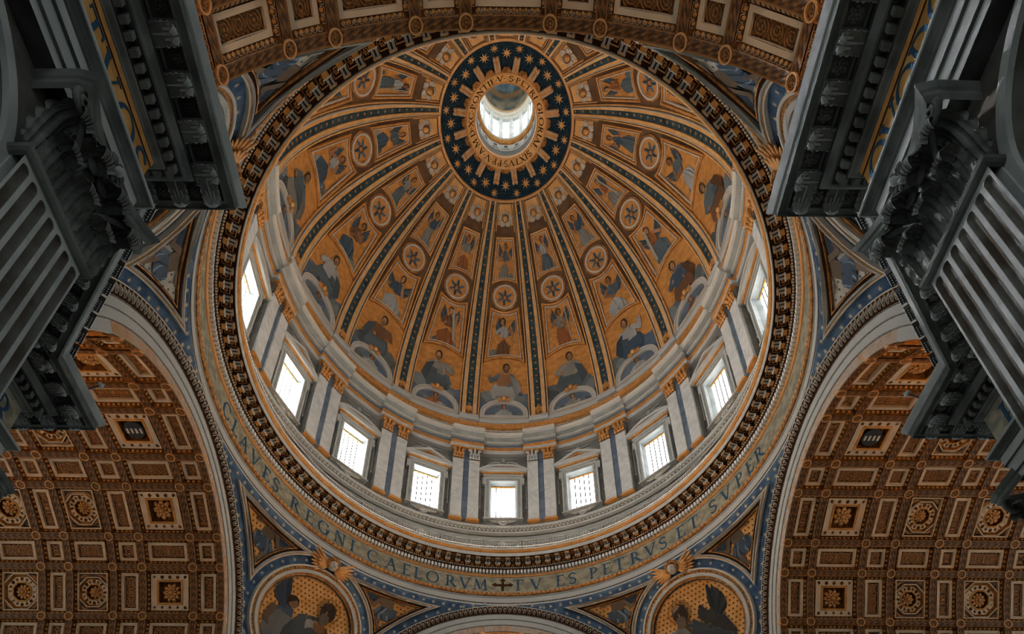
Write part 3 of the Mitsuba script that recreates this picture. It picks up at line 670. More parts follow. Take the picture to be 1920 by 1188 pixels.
# entablature of the drum, breaking forward over each pair of pilasters
def ent(dR_, a0, a1, n, caps):
    P = lambda pr, m, nm: part(nm, drum, rev([(22.75, pr[0][1])] + [(R - dR_, z) for R, z in pr] + [(22.75, pr[-1][1])], a0, a1, n, caps), m)
    P([(22.32, 71.85), (22.32, 72.1), (22.26, 72.12), (22.26, 72.38)], 'm_pale', 'architrave')
    P([(22.2, 72.38), (22.1, 72.45), (22.1, 72.75)], 'm_goldm', 'leaf_moulding')
    P([(22.35, 72.75), (22.35, 73.35)], 'm_bluepanel', 'frieze_band')
    P([(22.2, 73.35), (22.05, 73.45), (22.0, 73.75)], 'm_grey', 'egg_moulding')
    P([(21.9, 73.75), (21.55, 73.8), (21.5, 73.84)], 'm_stonelight', 'soffit')
    P([(21.5, 73.84), (21.5, 74.15)], 'm_pale', 'corona'); P([(21.44, 74.15), (21.36, 74.3), (21.3, 74.5), (21.3, 74.56)], 'm_cream', 'cyma')
    P([(22.6, 74.56), (22.6, 74.57)], 'm_stonelight', 'top')
    eg, le = [], []
    nn = int((a1 - a0) / .62)
    for i in range(nn):
        az = a0 + (i + .5) * (a1 - a0) / nn; f0 = cyl_fm(22.06 - dR_)
        v, f = ell((0, 0, 0), (.27, .12, .07), 1); eg.append((f0(az + v[:, 0], 73.55 + v[:, 1], v[:, 2]), f))
        q = np.array([[-.28, 72.46], [0, 72.46], [.28, 72.46], [0, 72.76]]); f1 = cyl_fm(22.1 - dR_)
        le.append((f1(az + q[:, 0], q[:, 1], np.array([.02, .1, .02, .05])), np.array([[0, 1, 3], [1, 2, 3]])))
    part('eggs', drum, cat(*eg), 'm_cream', stuff=True); part('leaves', drum, cat(*le), 'm_goldline' if True else '', stuff=True)
for k in range(16):
    a = 22.5 * k
    ent(0.0, a - 6.1, a + 6.1, 9, False); ent(0.5, a + 6.1, a + 16.4, 9, True)
# attic behind the upper railing
part('attic', drum, rev([(22.45, 74.5), (22.45, 76.3)], 0, 360, 129), 'm_dgrey')
part('gold_band', drum, rev([(22.4, 76.3), (22.05, 76.4), (22.0, 76.55), (22.0, 76.85), (21.9, 77.0), (22.3, 77.25)], 0, 360, 129), 'm_goldm')
bd = [boxm((21.97 * math.sin(t), 21.97 * math.cos(t), 76.7), (.28, .1, .16), np.array([[math.cos(t), -math.sin(t), 0], [math.sin(t), math.cos(t), 0], [0, 0, 1]])) for t in np.radians(np.arange(0, 360, 1.5))]
part('gold_beads', drum, cat(*bd), 'm_goldline', stuff=True)
ur = thing('gallery_railing', 'thin dark iron railing on the cornice at the foot of the dome', 'railing')
put_r = []
for z in (75.45, 75.0, 74.7): part('rail', ur, rev([(21.9, z), (21.86, z), (21.86, z + .05), (21.9, z + .05)], 0, 360, 129), 'm_black')
part('bars', ur, cat(*[boxm((21.88 * math.sin(t), 21.88 * math.cos(t), 75.0), (.035, .035, .9)) for t in np.radians(np.arange(0, 360, .75))]), 'm_black', stuff=True)
for t in np.arange(0, 360, 11.25):
    q = math.radians(t); part('post', ur, boxm((21.88 * math.sin(q), 21.88 * math.cos(q), 75.05), (.1, .1, 1.05)), 'm_pale')
# relief panels on the plinth behind the lower railing
for k in range(16):
    a = 22.5 * k; r = random.Random(300 + k)
    for (c, w, nm) in ((a, 3.0, 'garland_panel'), (a + 7.3, 1.25, 'relief_panel'), (a + 11.25, 1.3, 'dove_panel'), (a + 15.2, 1.25, 'relief_panel')):
        if k in (6, 7, 8, 9): continue
        f = dfm(c, 22.7); w2 = w / 2 + (.55 if nm == 'garland_panel' else .12)
        p = part(nm, drum, slab(f, -w2, w2, 54.4, 57.9, 0, .12), 'm_stonelight')
        part('frame', p, solid(rect_frame(-w2 + .1, w2 - .1, 54.6, 57.7, 0, .1), f, .12, .2), 'm_pale')
        ms = []
        if nm == 'garland_panel':
            for s in (-1, 1):
                t = np.linspace(0, 1, 14); v, ff = tube(np.stack([s * (.45 + 1.15 * t), 57.2 - 1.2 * np.sin(t * math.pi * .8), np.full(14, .2)], 1), .13, 6); ms.append((f(v[:, 0], v[:, 1], v[:, 2]), ff))
                v, ff = ell((s * 1.6, 56.9, .2), (.2, .3, .12), 1); ms.append((f(v[:, 0], v[:, 1], v[:, 2]), ff))
            v, ff = ell((0, 57.1, .2), (.42, .55, .14), 2); ms.append((f(v[:, 0], v[:, 1], v[:, 2]), ff))
        else:
            v, ff = ell((0, 56.3, .2), (.25, .4, .15), 1); ms.append((f(v[:, 0], v[:, 1], v[:, 2]), ff))
            for s in (-1, 1):
                for i in range(4): v, ff = ell((s * (.3 + .1 * i), 56.6 + .2 * i - .1 * i, .18), (.3, .09, .08), 1); ms.append((f(v[:, 0], v[:, 1], v[:, 2]), ff))
        part('relief', p, cat(*ms), 'm_white', True)
gr = thing('gallery_railing', 'thin dark iron railing along the edge of the lower ring gallery', 'railing')
for z in (55.15, 54.6, 54.15): part('rail', gr, rev([(20.35, z), (20.31, z), (20.31, z + .05), (20.35, z + .05)], 0, 360, 129), 'm_black')
part('bars', gr, cat(*[boxm((20.33 * math.sin(t), 20.33 * math.cos(t), 54.6), (.03, .03, 1.1)) for t in np.radians(np.arange(0, 360, .8))]), 'm_black', stuff=True)

# ------------------------------------------------------------------ drum windows
def window(k):
    az = 22.5 * k; f = dfm(az, 22.7); W = struct(f'window_{k + 1}')
    arched = k % 2 == 0
    hwid, z0, z1 = 1.52, 61.55, 67.15
    bay = box(-2.95, 59.8, 2.95, 72.0).difference(box(-hwid, z0 - .5, hwid, z1))
    put(W, solid(bay, f, -.05, 0), 'm_dgrey')
    # splayed reveal
    def rev_q(u0, u1, v0, v1, U0, U1, V0, V1):
        F = lambda p: f(np.array([q[0] for q in p], float), np.array([q[1] for q in p], float), np.array([q[2] for q in p], float))
        o, i = [(u0, v0, .0), (u1, v0, .0), (u1, v1, .0), (u0, v1, .0)], [(U0, V0, -.55), (U1, V0, -.55), (U1, V1, -.55), (U0, V1, -.55)]
        return F(o + i), np.array([[0, 1, 5], [0, 5, 4], [1, 2, 6], [1, 6, 5], [2, 3, 7], [2, 7, 6], [3, 0, 4], [3, 4, 7]])
    part('reveal', W, rev_q(-hwid, hwid, z0 - .5, z1, -1.36, 1.36, z0 - .1, z1 - .1), 'm_grey')
    fr = box(-2.12, z0 - .62, 2.12, z1 + .62).difference(box(-hwid, z0 - .5, hwid, z1))
    part('frame', W, solid(fr, f, 0, .28), 'm_stonelight')
    part('frame_edge', W, solid(box(-2.12, z0 - .62, 2.12, z1 + .62).difference(box(-1.95, z0 - .5, 1.95, z1 + .45)), f, .28, .4), 'm_pale')
    part('inner_edge', W, solid(box(-1.66, z0 - .5, 1.66, z1 + .14).difference(box(-hwid, z0 - .5, hwid, z1)), f, .28, .36), 'm_pale')
    part('lintel_line', W, slab(f, -1.36, 1.36, z1 - .2, z1 - .08, -.54, -.40), 'm_goldm')
    for s in (-1, 1): part('ear', W, slab(f, *(sorted((s * 2.12, s * 2.42))), z1 - .5, z1 + .62, 0, .34), 'm_pale')
    part('lintel', W, slab(f, -2.3, 2.3, z1 + .62, z1 + 1.0, 0, .5), 'm_stonelight'); part('lintel', W, slab(f, -2.45, 2.45, z1 + 1.0, z1 + 1.15, 0, .7), 'm_goldm')
    part('cornice', W, slab(f, -2.72, 2.72, z1 + 1.15, z1 + 1.42, 0, .95), 'm_pale')
    y0 = z1 + 1.42
    if arched:
        t = np.linspace(-1, 1, 25); o = Polygon([(2.85 * q, y0 + 1.3 * math.sqrt(max(0, 1 - .88 * q * q)) - .45) for q in t] + [(2.85, y0 - .1), (-2.85, y0 - .1)])
    else: o = Polygon([(-2.9, y0 - .05), (2.9, y0 - .05), (2.9, y0 + .06), (0, y0 + 1.5), (-2.9, y0 + .06)])
    ins = o.buffer(-.34, join_style=2).intersection(box(-3, y0 + .02, 3, y0 + 3))
    part('pediment', W, solid(o.difference(ins.buffer(.01)).difference(box(-2.3, y0 - .2, 2.3, y0 + .02)), f, 0, .98), 'm_pale')
    part('pediment_moulding', W, solid(ringp(ins, 0, .14), f, 0, .74), 'm_goldm')
    part('tympanum', W, sheet(ins, f, .25), 'm_dgrey')
    # carved apron under the sill
    t = np.linspace(-1, 1, 33); ap = Polygon([(2.1 * q, z0 - .62) for q in t] + [(2.1 * q, z0 - 1.05 - .32 * math.cos(q * 4.2) - .12 * math.cos(q * 11)) for q in t[::-1]])
    part('sill', W, slab(f, -2.25, 2.25, z0 - .72, z0 - .55, 0, .5), 'm_pale')
    part('apron', W, solid(ap, f, 0, .22), 'm_pale')
    ms = []
    for q in (-1, 1):
        tt = np.linspace(0, 3.6 * math.pi, 30); rr = .26 * (1 - tt / 14); v, ff = tube(np.stack([q * (.75 - rr * np.cos(tt)), z0 - 1.0 + rr * np.sin(tt), np.full(30, .27)], 1), .045, 5); ms.append((f(v[:, 0], v[:, 1], v[:, 2]), ff))
    v, ff = ell((0, z0 - 1.05, .25), (.3, .22, .14), 1); ms.append((f(v[:, 0], v[:, 1], v[:, 2]), ff))
    part('carving', W, cat(*ms), 'm_cream', True)
    # pendant drops beside the frame
    for s in (-1, 1):
        part('drop', W, cat(slab(f, s * 2.62 - .035, s * 2.62 + .035, z0 + 1.6, z1 + .4, 0, .12), (lambda e: (f(e[0][:, 0], e[0][:, 1], e[0][:, 2]), e[1]))(ell((s * 2.62, z0 + 1.5, .1), (.1, .22, .1), 1))), 'm_pale')
    # panes and bars
    g = part('pane', W, sheet(box(-1.36, z0 - .1, 1.36, z1 - .1), f, -.55), 'm_white', label='bright daylit window glass')
    L = np.array(WINDOW_L) * {14: 2.6, 15: 2.6, 13: 3.2, 12: 3.2, 11: 2.4}.get(k, .8)
    scene[g]['emitter'] = {'type': 'area', 'radiance': rgb(L.tolist())}
    for i in range(1, 5): part('bar', W, slab(f, -1.36 + .544 * i - .036, -1.36 + .544 * i + .036, z0 - .1, z1 - .1, -.53, -.47), 'm_black')
    for i in range(1, 8): part('crossbar', W, slab(f, -1.36, 1.36, z0 - .1 + .7 * i - .012, z0 - .1 + .7 * i + .012, -.53, -.49), 'm_grey')
for k in range(16):
    if k not in (7, 8, 9): window(k)
    else:
        f = dfm(22.5 * k, 22.7); W = struct(f'window_{k + 1}')
        put(W, solid(box(-2.95, 59.8, 2.95, 72.0).difference(box(-1.5, 61.2, 1.5, 67)), f, -.05, 0), 'm_dgrey')
        g = part('pane', W, sheet(box(-1.5, 61.2, 1.5, 67), f, -.1), 'm_white'); scene[g]['emitter'] = {'type': 'area', 'radiance': rgb(WINDOW_L)}
# winged reliefs above the window pediments
for k in range(16):
    if k in (6, 7, 8, 9, 10): continue
    f = dfm(22.5 * k, 22.7); ms = []
    for s in (-1, 1):
        for i in range(7): v, ff = ell((s * (.5 + .25 * i), 70.7 + .06 * i - .03 * i * i, .1), (.26, .16, .12), 1); ms.append((f(v[:, 0], v[:, 1], v[:, 2]), ff))
        for i in range(4): v, ff = ell((s * (.45 + .3 * i), 71.1 + .05 * i, .1), (.28, .07, .1), 1); ms.append((f(v[:, 0], v[:, 1], v[:, 2]), ff))
    v, ff = ell((0, 71.0, .1), (.3, .4, .2), 1); ms.append((f(v[:, 0], v[:, 1], v[:, 2]), ff))
    part('winged_relief', drum, cat(*ms), 'm_grey', True)

# ------------------------------------------------------------------ the ring entablature over the pendentives
ringe = struct('wall_ring', 'ring entablature with a lettered gold frieze below the drum')
put(ringe, rev([(22.05, 49.85), (22.05, 51.95)], 0, 360, 193), 'm_frieze', True)
for pr, m in (([(22.3, 48.1), (22.22, 48.1), (22.22, 48.55)], 'm_pale'), ([(22.22, 48.55), (22.15, 48.6), (22.15, 49.2)], 'm_pale'), ([(22.15, 49.2), (22.1, 49.22), (22.1, 49.4)], 'm_grey'),):
    part('architrave', ringe, rev(pr, 0, 360, 193), m)
part('thin_line', ringe, rev([(22.23, 48.52), (22.19, 48.52), (22.19, 48.58)], 0, 360, 193), 'm_dbrown')
part('gold_moulding', ringe, rev([(22.12, 49.38), (21.98, 49.42), (21.9, 49.55), (21.9, 49.72), (22.05, 49.85)], 0, 360, 193), 'm_golddark')
eg = []
for i in range(300):
    az = i * 1.2; v, f = ell((0, 0, 0), (.38, .13, .09), 1); fc = cyl_fm(21.92); eg.append((fc(az + v[:, 0], 49.6 + v[:, 1], v[:, 2]), f))
part('gold_beads', ringe, cat(*eg), 'm_gold', True, stuff=True)
part('gold_line', ringe, rev([(22.05, 51.9), (21.95, 51.92), (21.95, 52.02), (21.85, 52.08), (21.85, 52.16)], 0, 360, 193), 'm_goldline')
part('dentil_band', ringe, rev([(21.85, 52.16), (21.85, 52.6), (21.6, 52.62)], 0, 360, 193), 'm_black')
part('bead_band', ringe, rev([(21.6, 52.62), (21.55, 52.7), (21.45, 52.78), (21.45, 53.3)], 0, 360, 193), 'm_dbrown')
def radial_box(az, R0, R1, z0, z1, w):
    a = math.radians(az); er = np.array([math.sin(a), math.cos(a), 0]); et = np.array([math.cos(a), -math.sin(a), 0])
    return boxm(er * (R0 + R1) / 2 + np.array([0, 0, (z0 + z1) / 2]), (w, abs(R1 - R0), z1 - z0), np.array([et, er, [0, 0, 1]]))
restd = []
for i in range(384):
    az = (i + .5) * 360 / 384; b = radial_box(az, 21.6, 21.86, 52.16, 52.58, .235)
    if abs((az + 180) % 360 - 180) < 139: part('dentil', ringe, b, 'm_bright')
    else: restd.append(b)
part('dentils', ringe, cat(*restd), 'm_bright', stuff=True)
bb = [ell((21.47 * math.sin(t), 21.47 * math.cos(t), 52.74), (.09, .09, .09), 1) for t in np.radians(np.arange(0, 360, .6))]
part('bead_row', ringe, cat(*bb), 'm_cream', stuff=True)
part('soffit', ringe, rev([(21.45, 53.3), (20.32, 53.3)], 0, 360, 193), 'm_dbrown')
part('corona', ringe, rev([(20.32, 53.3), (20.28, 53.14), (20.22, 53.14), (20.2, 53.55)], 0, 360, 193), 'm_pale')
part('gold_cyma', ringe, rev([(20.2, 53.55), (20.12, 53.58), (20.05, 53.7), (20.02, 53.85)], 0, 360, 193), 'm_goldm'); part('lip', ringe, rev([(20.02, 53.85), (19.98, 53.9), (19.98, 54.03), (20.1, 54.06)], 0, 360, 193), 'm_cream')
NM = 128
for i in range(NM):
    az = (i + .5) * 360 / NM
    m = part('modillion', ringe, radial_box(az, 20.55, 21.3, 53.06, 53.28, .44), 'm_dbrown')
    for q in (-.36, .36): part('bar', m, radial_box(az + q, 20.52, 21.3, 53.0, 53.1, .15), 'm_grey')
    part('gilt_cap', m, radial_box(az, 20.42, 20.55, 52.98, 53.24, .46), 'm_tan')
    lw = part('lower_bracket', ringe, radial_box(az, 21.0, 21.46, 52.8, 53.04, .5), 'm_dbrown')
    part('plate', lw, radial_box(az, 20.98, 21.3, 52.76, 52.82, .42), 'm_goldm')
    for q in (-.6, -.2, .2, .6): part('tooth', lw, radial_box(az + q, 20.94, 21.02, 52.74, 53.04, .085), 'm_bright')
    a2 = az + 180 / NM; c = math.radians(a2)
    o = np.array([math.sin(c), math.cos(c), 0]); e = np.array([math.cos(c), -math.sin(c), 0])
    fs = plane_fm(o * 20.95 + np.array([0, 0, 53.29]), e, o, (0, 0, -1.0))
    cf_ = part('rosette_coffer', ringe, solid(rect_frame(-.3, .3, -.34, .34, 0, .06), fs, 0, .06), 'm_goldline')
    part('rosette', cf_, rosette(None, fs, 0, 0, .22, 0.0, 6, rows=1), 'm_gold', True)
    part('lower_rosette', ringe, rev([(21.43, 52.86), (21.38, 52.86), (21.38, 53.2), (21.43, 53.2)], a2 - .45, a2 + .45, 2, True), 'm_goldm' if True else '')
# inscription
LT = [('R', -58.6), ('E', -50.4), ('G', -42.0), ('N', -33.2), ('I', -26.9)]
def word(txt, angs):
    for c, a in zip(txt, angs):
        g, w = glyph(c); s = 1.45; dx = s / 22.0 / D2R
        g = affinity.affine_transform(g, [dx, 0, 0, s, a - w * dx / 2, 50.12])
        part('letter', ringe, solid(g, cyl_fm(22.05), 0, .03, 1.0), 'm_letter')
word('CLAVES', [-84.6, -80.4, -76.6, -72.3, -68.0, -64.7])
word('REGNI', [-58.2, -53.7, -49.4, -44.6, -40.9])
word('CAELORVM', [-35.2, -30.0, -25.8, -22.6, -18.7, -13.8, -10.0, -5.9])
word('TVESPETRVS', [4.1, 8.9, 15.3, 18.6, 24.4, 27.9, 31.4, 35.9, 40.1, 43.7])
word('ETSVPER', [48.9, 52.8, 58.9, 63.2, 67.9, 71.5, 75.2])
cr = unary_union([box(-.13, -.8, .13, .8), box(-.95, -.13, .95, .13)] + [affinity.rotate(unary_union([Polygon([(-.1, .5), (-.3, .72), (-.16, .78), (0, .98), (.16, .78), (.3, .72), (.1, .5)])]), q, origin=(0, 0)) for q in (0,)] + [affinity.translate(affinity.rotate(Polygon([(-.1, -.2), (-.26, 0), (-.14, .08), (0, .3), (.14, .08), (.26, 0), (.1, -.2)]), q), d, 0) for q, d in ((-90, .85), (90, -.85))])
part('cross', ringe, solid(affinity.affine_transform(cr, [1 / 22.0 / D2R, 0, 0, .95, 0, 50.85]), cyl_fm(22.05), 0, .05, 1.0), 'm_dbrown', label='dark cross between the words of the inscription')

# ------------------------------------------------------------------ the four arches of the crossing
SIDES = ('left', 'right', 'near', 'far')
def arch_plane(side, off=0.0):
    "u angle in degrees, v radius, h towards the crossing"
    d0 = ARCH_A
    def fm(u, v, h):
        t = np.radians(u); a = v * np.cos(t); z = ARCH_Z + v * np.sin(t); d = d0 - h + 0 * a
        return {'left': np.stack([-d, a, z], -1), 'right': np.stack([d, a, z], -1), 'near': np.stack([a, -d, z], -1), 'far': np.stack([a, d, z], -1)}[side]
    return fm
def rprof(fm, prof, u0, u1, n):
    prof = np.asarray(prof, float); u = np.linspace(u0, u1, n)
    U = np.repeat(u, len(prof)); V = np.tile(prof[:, 0], n); H = np.tile(prof[:, 1], n)
    return fm(U, V, H), grid_faces(n, len(prof))
for side in SIDES:
    A = struct('wall_arch_' + side, f'great round arch of the crossing with stepped white bands')
    fm = arch_plane(side); n = 97
    put(A, rprof(fm, [(13.124, -.3), (13.124, 0), (13.84, 0)], 0, 180, n), 'm_pale')
    part('fascia', A, rprof(fm, [(13.90, 0), (13.90, .07), (14.50, .07)], 0, 180, n), 'm_pale'); part('fascia', A, rprof(fm, [(14.56, .07), (14.56, .14), (15.12, .14)], 0, 180, n), 'm_pale')
    for r_, h_ in ((13.87, 0), (14.53, .07), (15.16, .14)): part('groove', A, rprof(fm, [(r_ - .05, h_ + .002), (r_ + .05, h_ + .002)], 0, 180, n), 'm_black')
    part('leaf_moulding', A, rprof(fm, [(15.2, .1), (15.25, .22), (15.9, .46), (15.9, .3)], 0, 180, n), 'm_dbrown')
    part('outer_fillet', A, rprof(fm, [(15.9, .3), (15.9, .50), (15.98, .50), (15.98, 0)], 0, 180, n), 'm_cream')
    lv, bd = [], []
    for i in range(100):
        u = (i + .5) * 1.8
        for s in (-1, 1):
            q = np.array([[u + s * .80, 15.84, .45], [u + s * .14, 15.3, .25], [u + s * .24, 15.28, .26], [u + s * .90, 15.82, .45]]); q2 = q.copy(); q2[:, 2] += .09
            V = np.vstack([fm(*q.T), fm(*q2.T)]); lv.append((V, np.array([[4, 5, 6], [4, 6, 7], [0, 1, 5], [0, 5, 4], [1, 2, 6], [1, 6, 5], [2, 3, 7], [2, 7, 6], [3, 0, 4], [3, 4, 7]])))
        v, f = ell((0, 0, 0), (.22, .16, .08), 1); lv.append((fm(u + v[:, 0], 15.66 + v[:, 1], .40 + v[:, 2]), f))
    part('leaf_ornament', A, cat(*lv), 'm_cream', stuff=True)
    for r_, h_ in ((13.87, 0.0), (14.53, .07), (15.17, .14)):
        for i in range(0, 360):
            u = i * .5 + .25; q = np.array([[u - .12, r_ - .03], [u + .12, r_ - .03], [u + .12, r_ + .03], [u - .12, r_ + .03]]); bd.append((fm(q[:, 0], q[:, 1], np.full(4, h_ + .02)), np.array([[0, 1, 2], [0, 2, 3]])))
    part('bead_row', A, cat(*bd), 'm_pale', stuff=True)

# ------------------------------------------------------------------ coffered vaults
TE = [15.8, 26.2, 43.4, 53.8, 71.0, 81.4, 98.6, 109.0, 126.2, 136.6, 153.8, 164.2]
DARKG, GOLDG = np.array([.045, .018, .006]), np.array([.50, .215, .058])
def scroll(w, l, seed):
    "height 0..1 of scrolling foliage on a panel w by l"
    r = random.Random(seed); a, b = max(w, l), min(w, l); n = max(1, int(round(a / b))); sw = w < l; kind = r.choice((0, 1, 2)); ph = r.uniform(0, 1)
    def hf(x, y):
        if sw: x, y = y, x
        q = np.abs(x); cx = np.round(q / (a / (n + .0)) - .5 * (n % 2 == 0)) * (a / n) + .5 * (n % 2 == 0) * a / n if n > 1 else 0 * q
        dx, dy = (q - cx) / b, (np.abs(y) if kind != 1 else y) / b
        rr = np.hypot(dx, dy); th = np.arctan2(dy, dx)
        sp = np.cos(2 * np.pi * (rr * 5.2 - th / (2 * np.pi) * (1 if kind else 2) + ph)); sp2 = np.cos(th * (6 if kind == 2 else 5)) * np.exp(-(rr / .28) ** 2)
        edge = np.minimum(a / 2 - np.abs(x), b / 2 - np.abs(y)) / b
        return np.clip((.5 + .5 * sp) * .9 + .3 * sp2, 0, 1) * np.clip(edge / .05, 0, 1)
    return hf
def relief(fm, cx, cy, w, l, h0, dh, seed, res, mask=None, dark=DARKG, gold=GOLDG):
    nx, ny = max(4, int(w / res)), max(4, int(l / res)); x, y = np.meshgrid(np.linspace(-w / 2, w / 2, nx), np.linspace(-l / 2, l / 2, ny), indexing='ij')
    x, y = x.ravel(), y.ravel(); h = scroll(w, l, seed)(x, y); f = grid_faces(nx, ny)
    if mask is not None:
        k = shapely.contains_xy(mask, cx + x, cy + y); f = f[k[f].all(1)]
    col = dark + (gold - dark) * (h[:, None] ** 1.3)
    return (fm(cx + x, cy + y, h0 + dh * h), f), col
def leaf_strip(fm, pts, width, h0, dh, res=.16, per=.55):
    "rib face with a row of leaves; pts = (u0, w0, u1, w1)"
    u0, w0, u1, w1 = pts; L = math.hypot(u1 - u0, w1 - w0); n = max(3, int(L / res)); m = 7
    t, s = np.meshgrid(np.linspace(0, 1, n), np.linspace(-1, 1, m), indexing='ij'); t, s = t.ravel(), s.ravel()
    ex, ey = (u1 - u0) / L, (w1 - w0) / L; x = u0 + t * (u1 - u0) - ey * s * width / 2; y = w0 + t * (w1 - w0) + ex * s * width / 2
    h = np.clip(.45 + .55 * np.cos(2 * np.pi * (t * L / per - .5 * np.abs(s))) * np.cos(s * 6.5), 0, 1) * (np.abs(s) < .8)
    h = np.where(np.abs(s) > .95, .9, h)
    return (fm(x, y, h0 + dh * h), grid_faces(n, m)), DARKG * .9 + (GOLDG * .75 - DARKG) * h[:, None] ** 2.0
def eggs(fm, w, l, cx, cy, h0, h1, inset, sp=.3, shells=None):
    "egg-and-dart border around a w by l opening, sloping from h0 outside to h1 inside"
    ms = []
    def side(x0, y0, x1, y1, nx, ny):
        L = math.hypot(x1 - x0, y1 - y0); n = max(2, int(L / sp))
        for i in range(n):
            t = (i + .5) / n; px, py = x0 + t * (x1 - x0), y0 + t * (y1 - y0); ex, ey = (x1 - x0) / L, (y1 - y0) / L; d = L / n
            a = np.linspace(0, 2 * np.pi, 7)[:-1]
            for k, (ra, rb, hh) in enumerate(((.30 * d, inset * .36, .09),)):
                U = np.append(px + ra * np.cos(a) * ex + rb * np.sin(a) * nx, px); W = np.append(py + ra * np.cos(a) * ey + rb * np.sin(a) * ny, py)
                fr = np.append(.5 + .36 * np.sin(a), .5)
                if shells is not None:
                    b = np.linspace(-.15 * np.pi, 1.15 * np.pi, 9); pts_ = []
                    for q in (.40, .47): pts_ += list(zip(px + q * d * np.cos(b) * ex - (q + .02) * inset * np.sin(b) * nx, py + q * d * np.cos(b) * ey - (q + .02) * inset * np.sin(b) * ny, .5 - .5 * np.sin(b)))
                    pts_ = np.array(pts_); shells.append((fm(pts_[:, 0], pts_[:, 1], h0 + (h1 - h0) * pts_[:, 2] + .07), grid_faces(2, 9)))
                if True:
                    pass
                fr = np.append(.5 + .36 * np.sin(a), .5); H = h0 + (h1 - h0) * fr + np.append(np.full(6, .01), hh); j = np.arange(6)
                ms.append((fm(U, W, H), np.stack([j, (j + 1) % 6, np.full(6, 6)], 1)))
    a, b = w / 2 - inset / 2, l / 2 - inset / 2; e = inset * .5
    side(cx - a + e, cy - b, cx + a - e, cy - b, 0, 1); side(cx - a + e, cy + b, cx + a - e, cy + b, 0, -1); side(cx - a, cy - b + e, cx - a, cy + b - e, 1, 0); side(cx + a, cy - b + e, cx + a, cy + b - e, -1, 0)
    return cat(*ms)
def loft(fm, pa, ha, pb, hb):
    "sloping face between two rings of equally many points"
    pa, pb = np.asarray(pa, float), np.asarray(pb, float); n = len(pa)
    V = np.vstack([fm(pa[:, 0], pa[:, 1], np.full(n, ha)), fm(pb[:, 0], pb[:, 1], np.full(n, hb))]); i = np.arange(n); j = (i + 1) % n
    return V, np.vstack([np.stack([i, j, j + n], 1), np.stack([i, j + n, i + n], 1)])
def rpts(w, l, cx, cy, k=5):
    p = []
    c = [(-w / 2, -l / 2), (w / 2, -l / 2), (w / 2, l / 2), (-w / 2, l / 2)]
    for i in range(4):
        (x0, y0), (x1, y1) = c[i], c[(i + 1) % 4]
        for t in np.linspace(0, 1, k, endpoint=False): p.append((cx + x0 + t * (x1 - x0), cy + y0 + t * (y1 - y0)))
    return p
def opts(R, cx, cy, n=8): return [(cx + R * math.cos(math.pi / 8 + 2 * math.pi * i / n), cy + R * math.sin(math.pi / 8 + 2 * math.pi * i / n)) for i in range(n)]
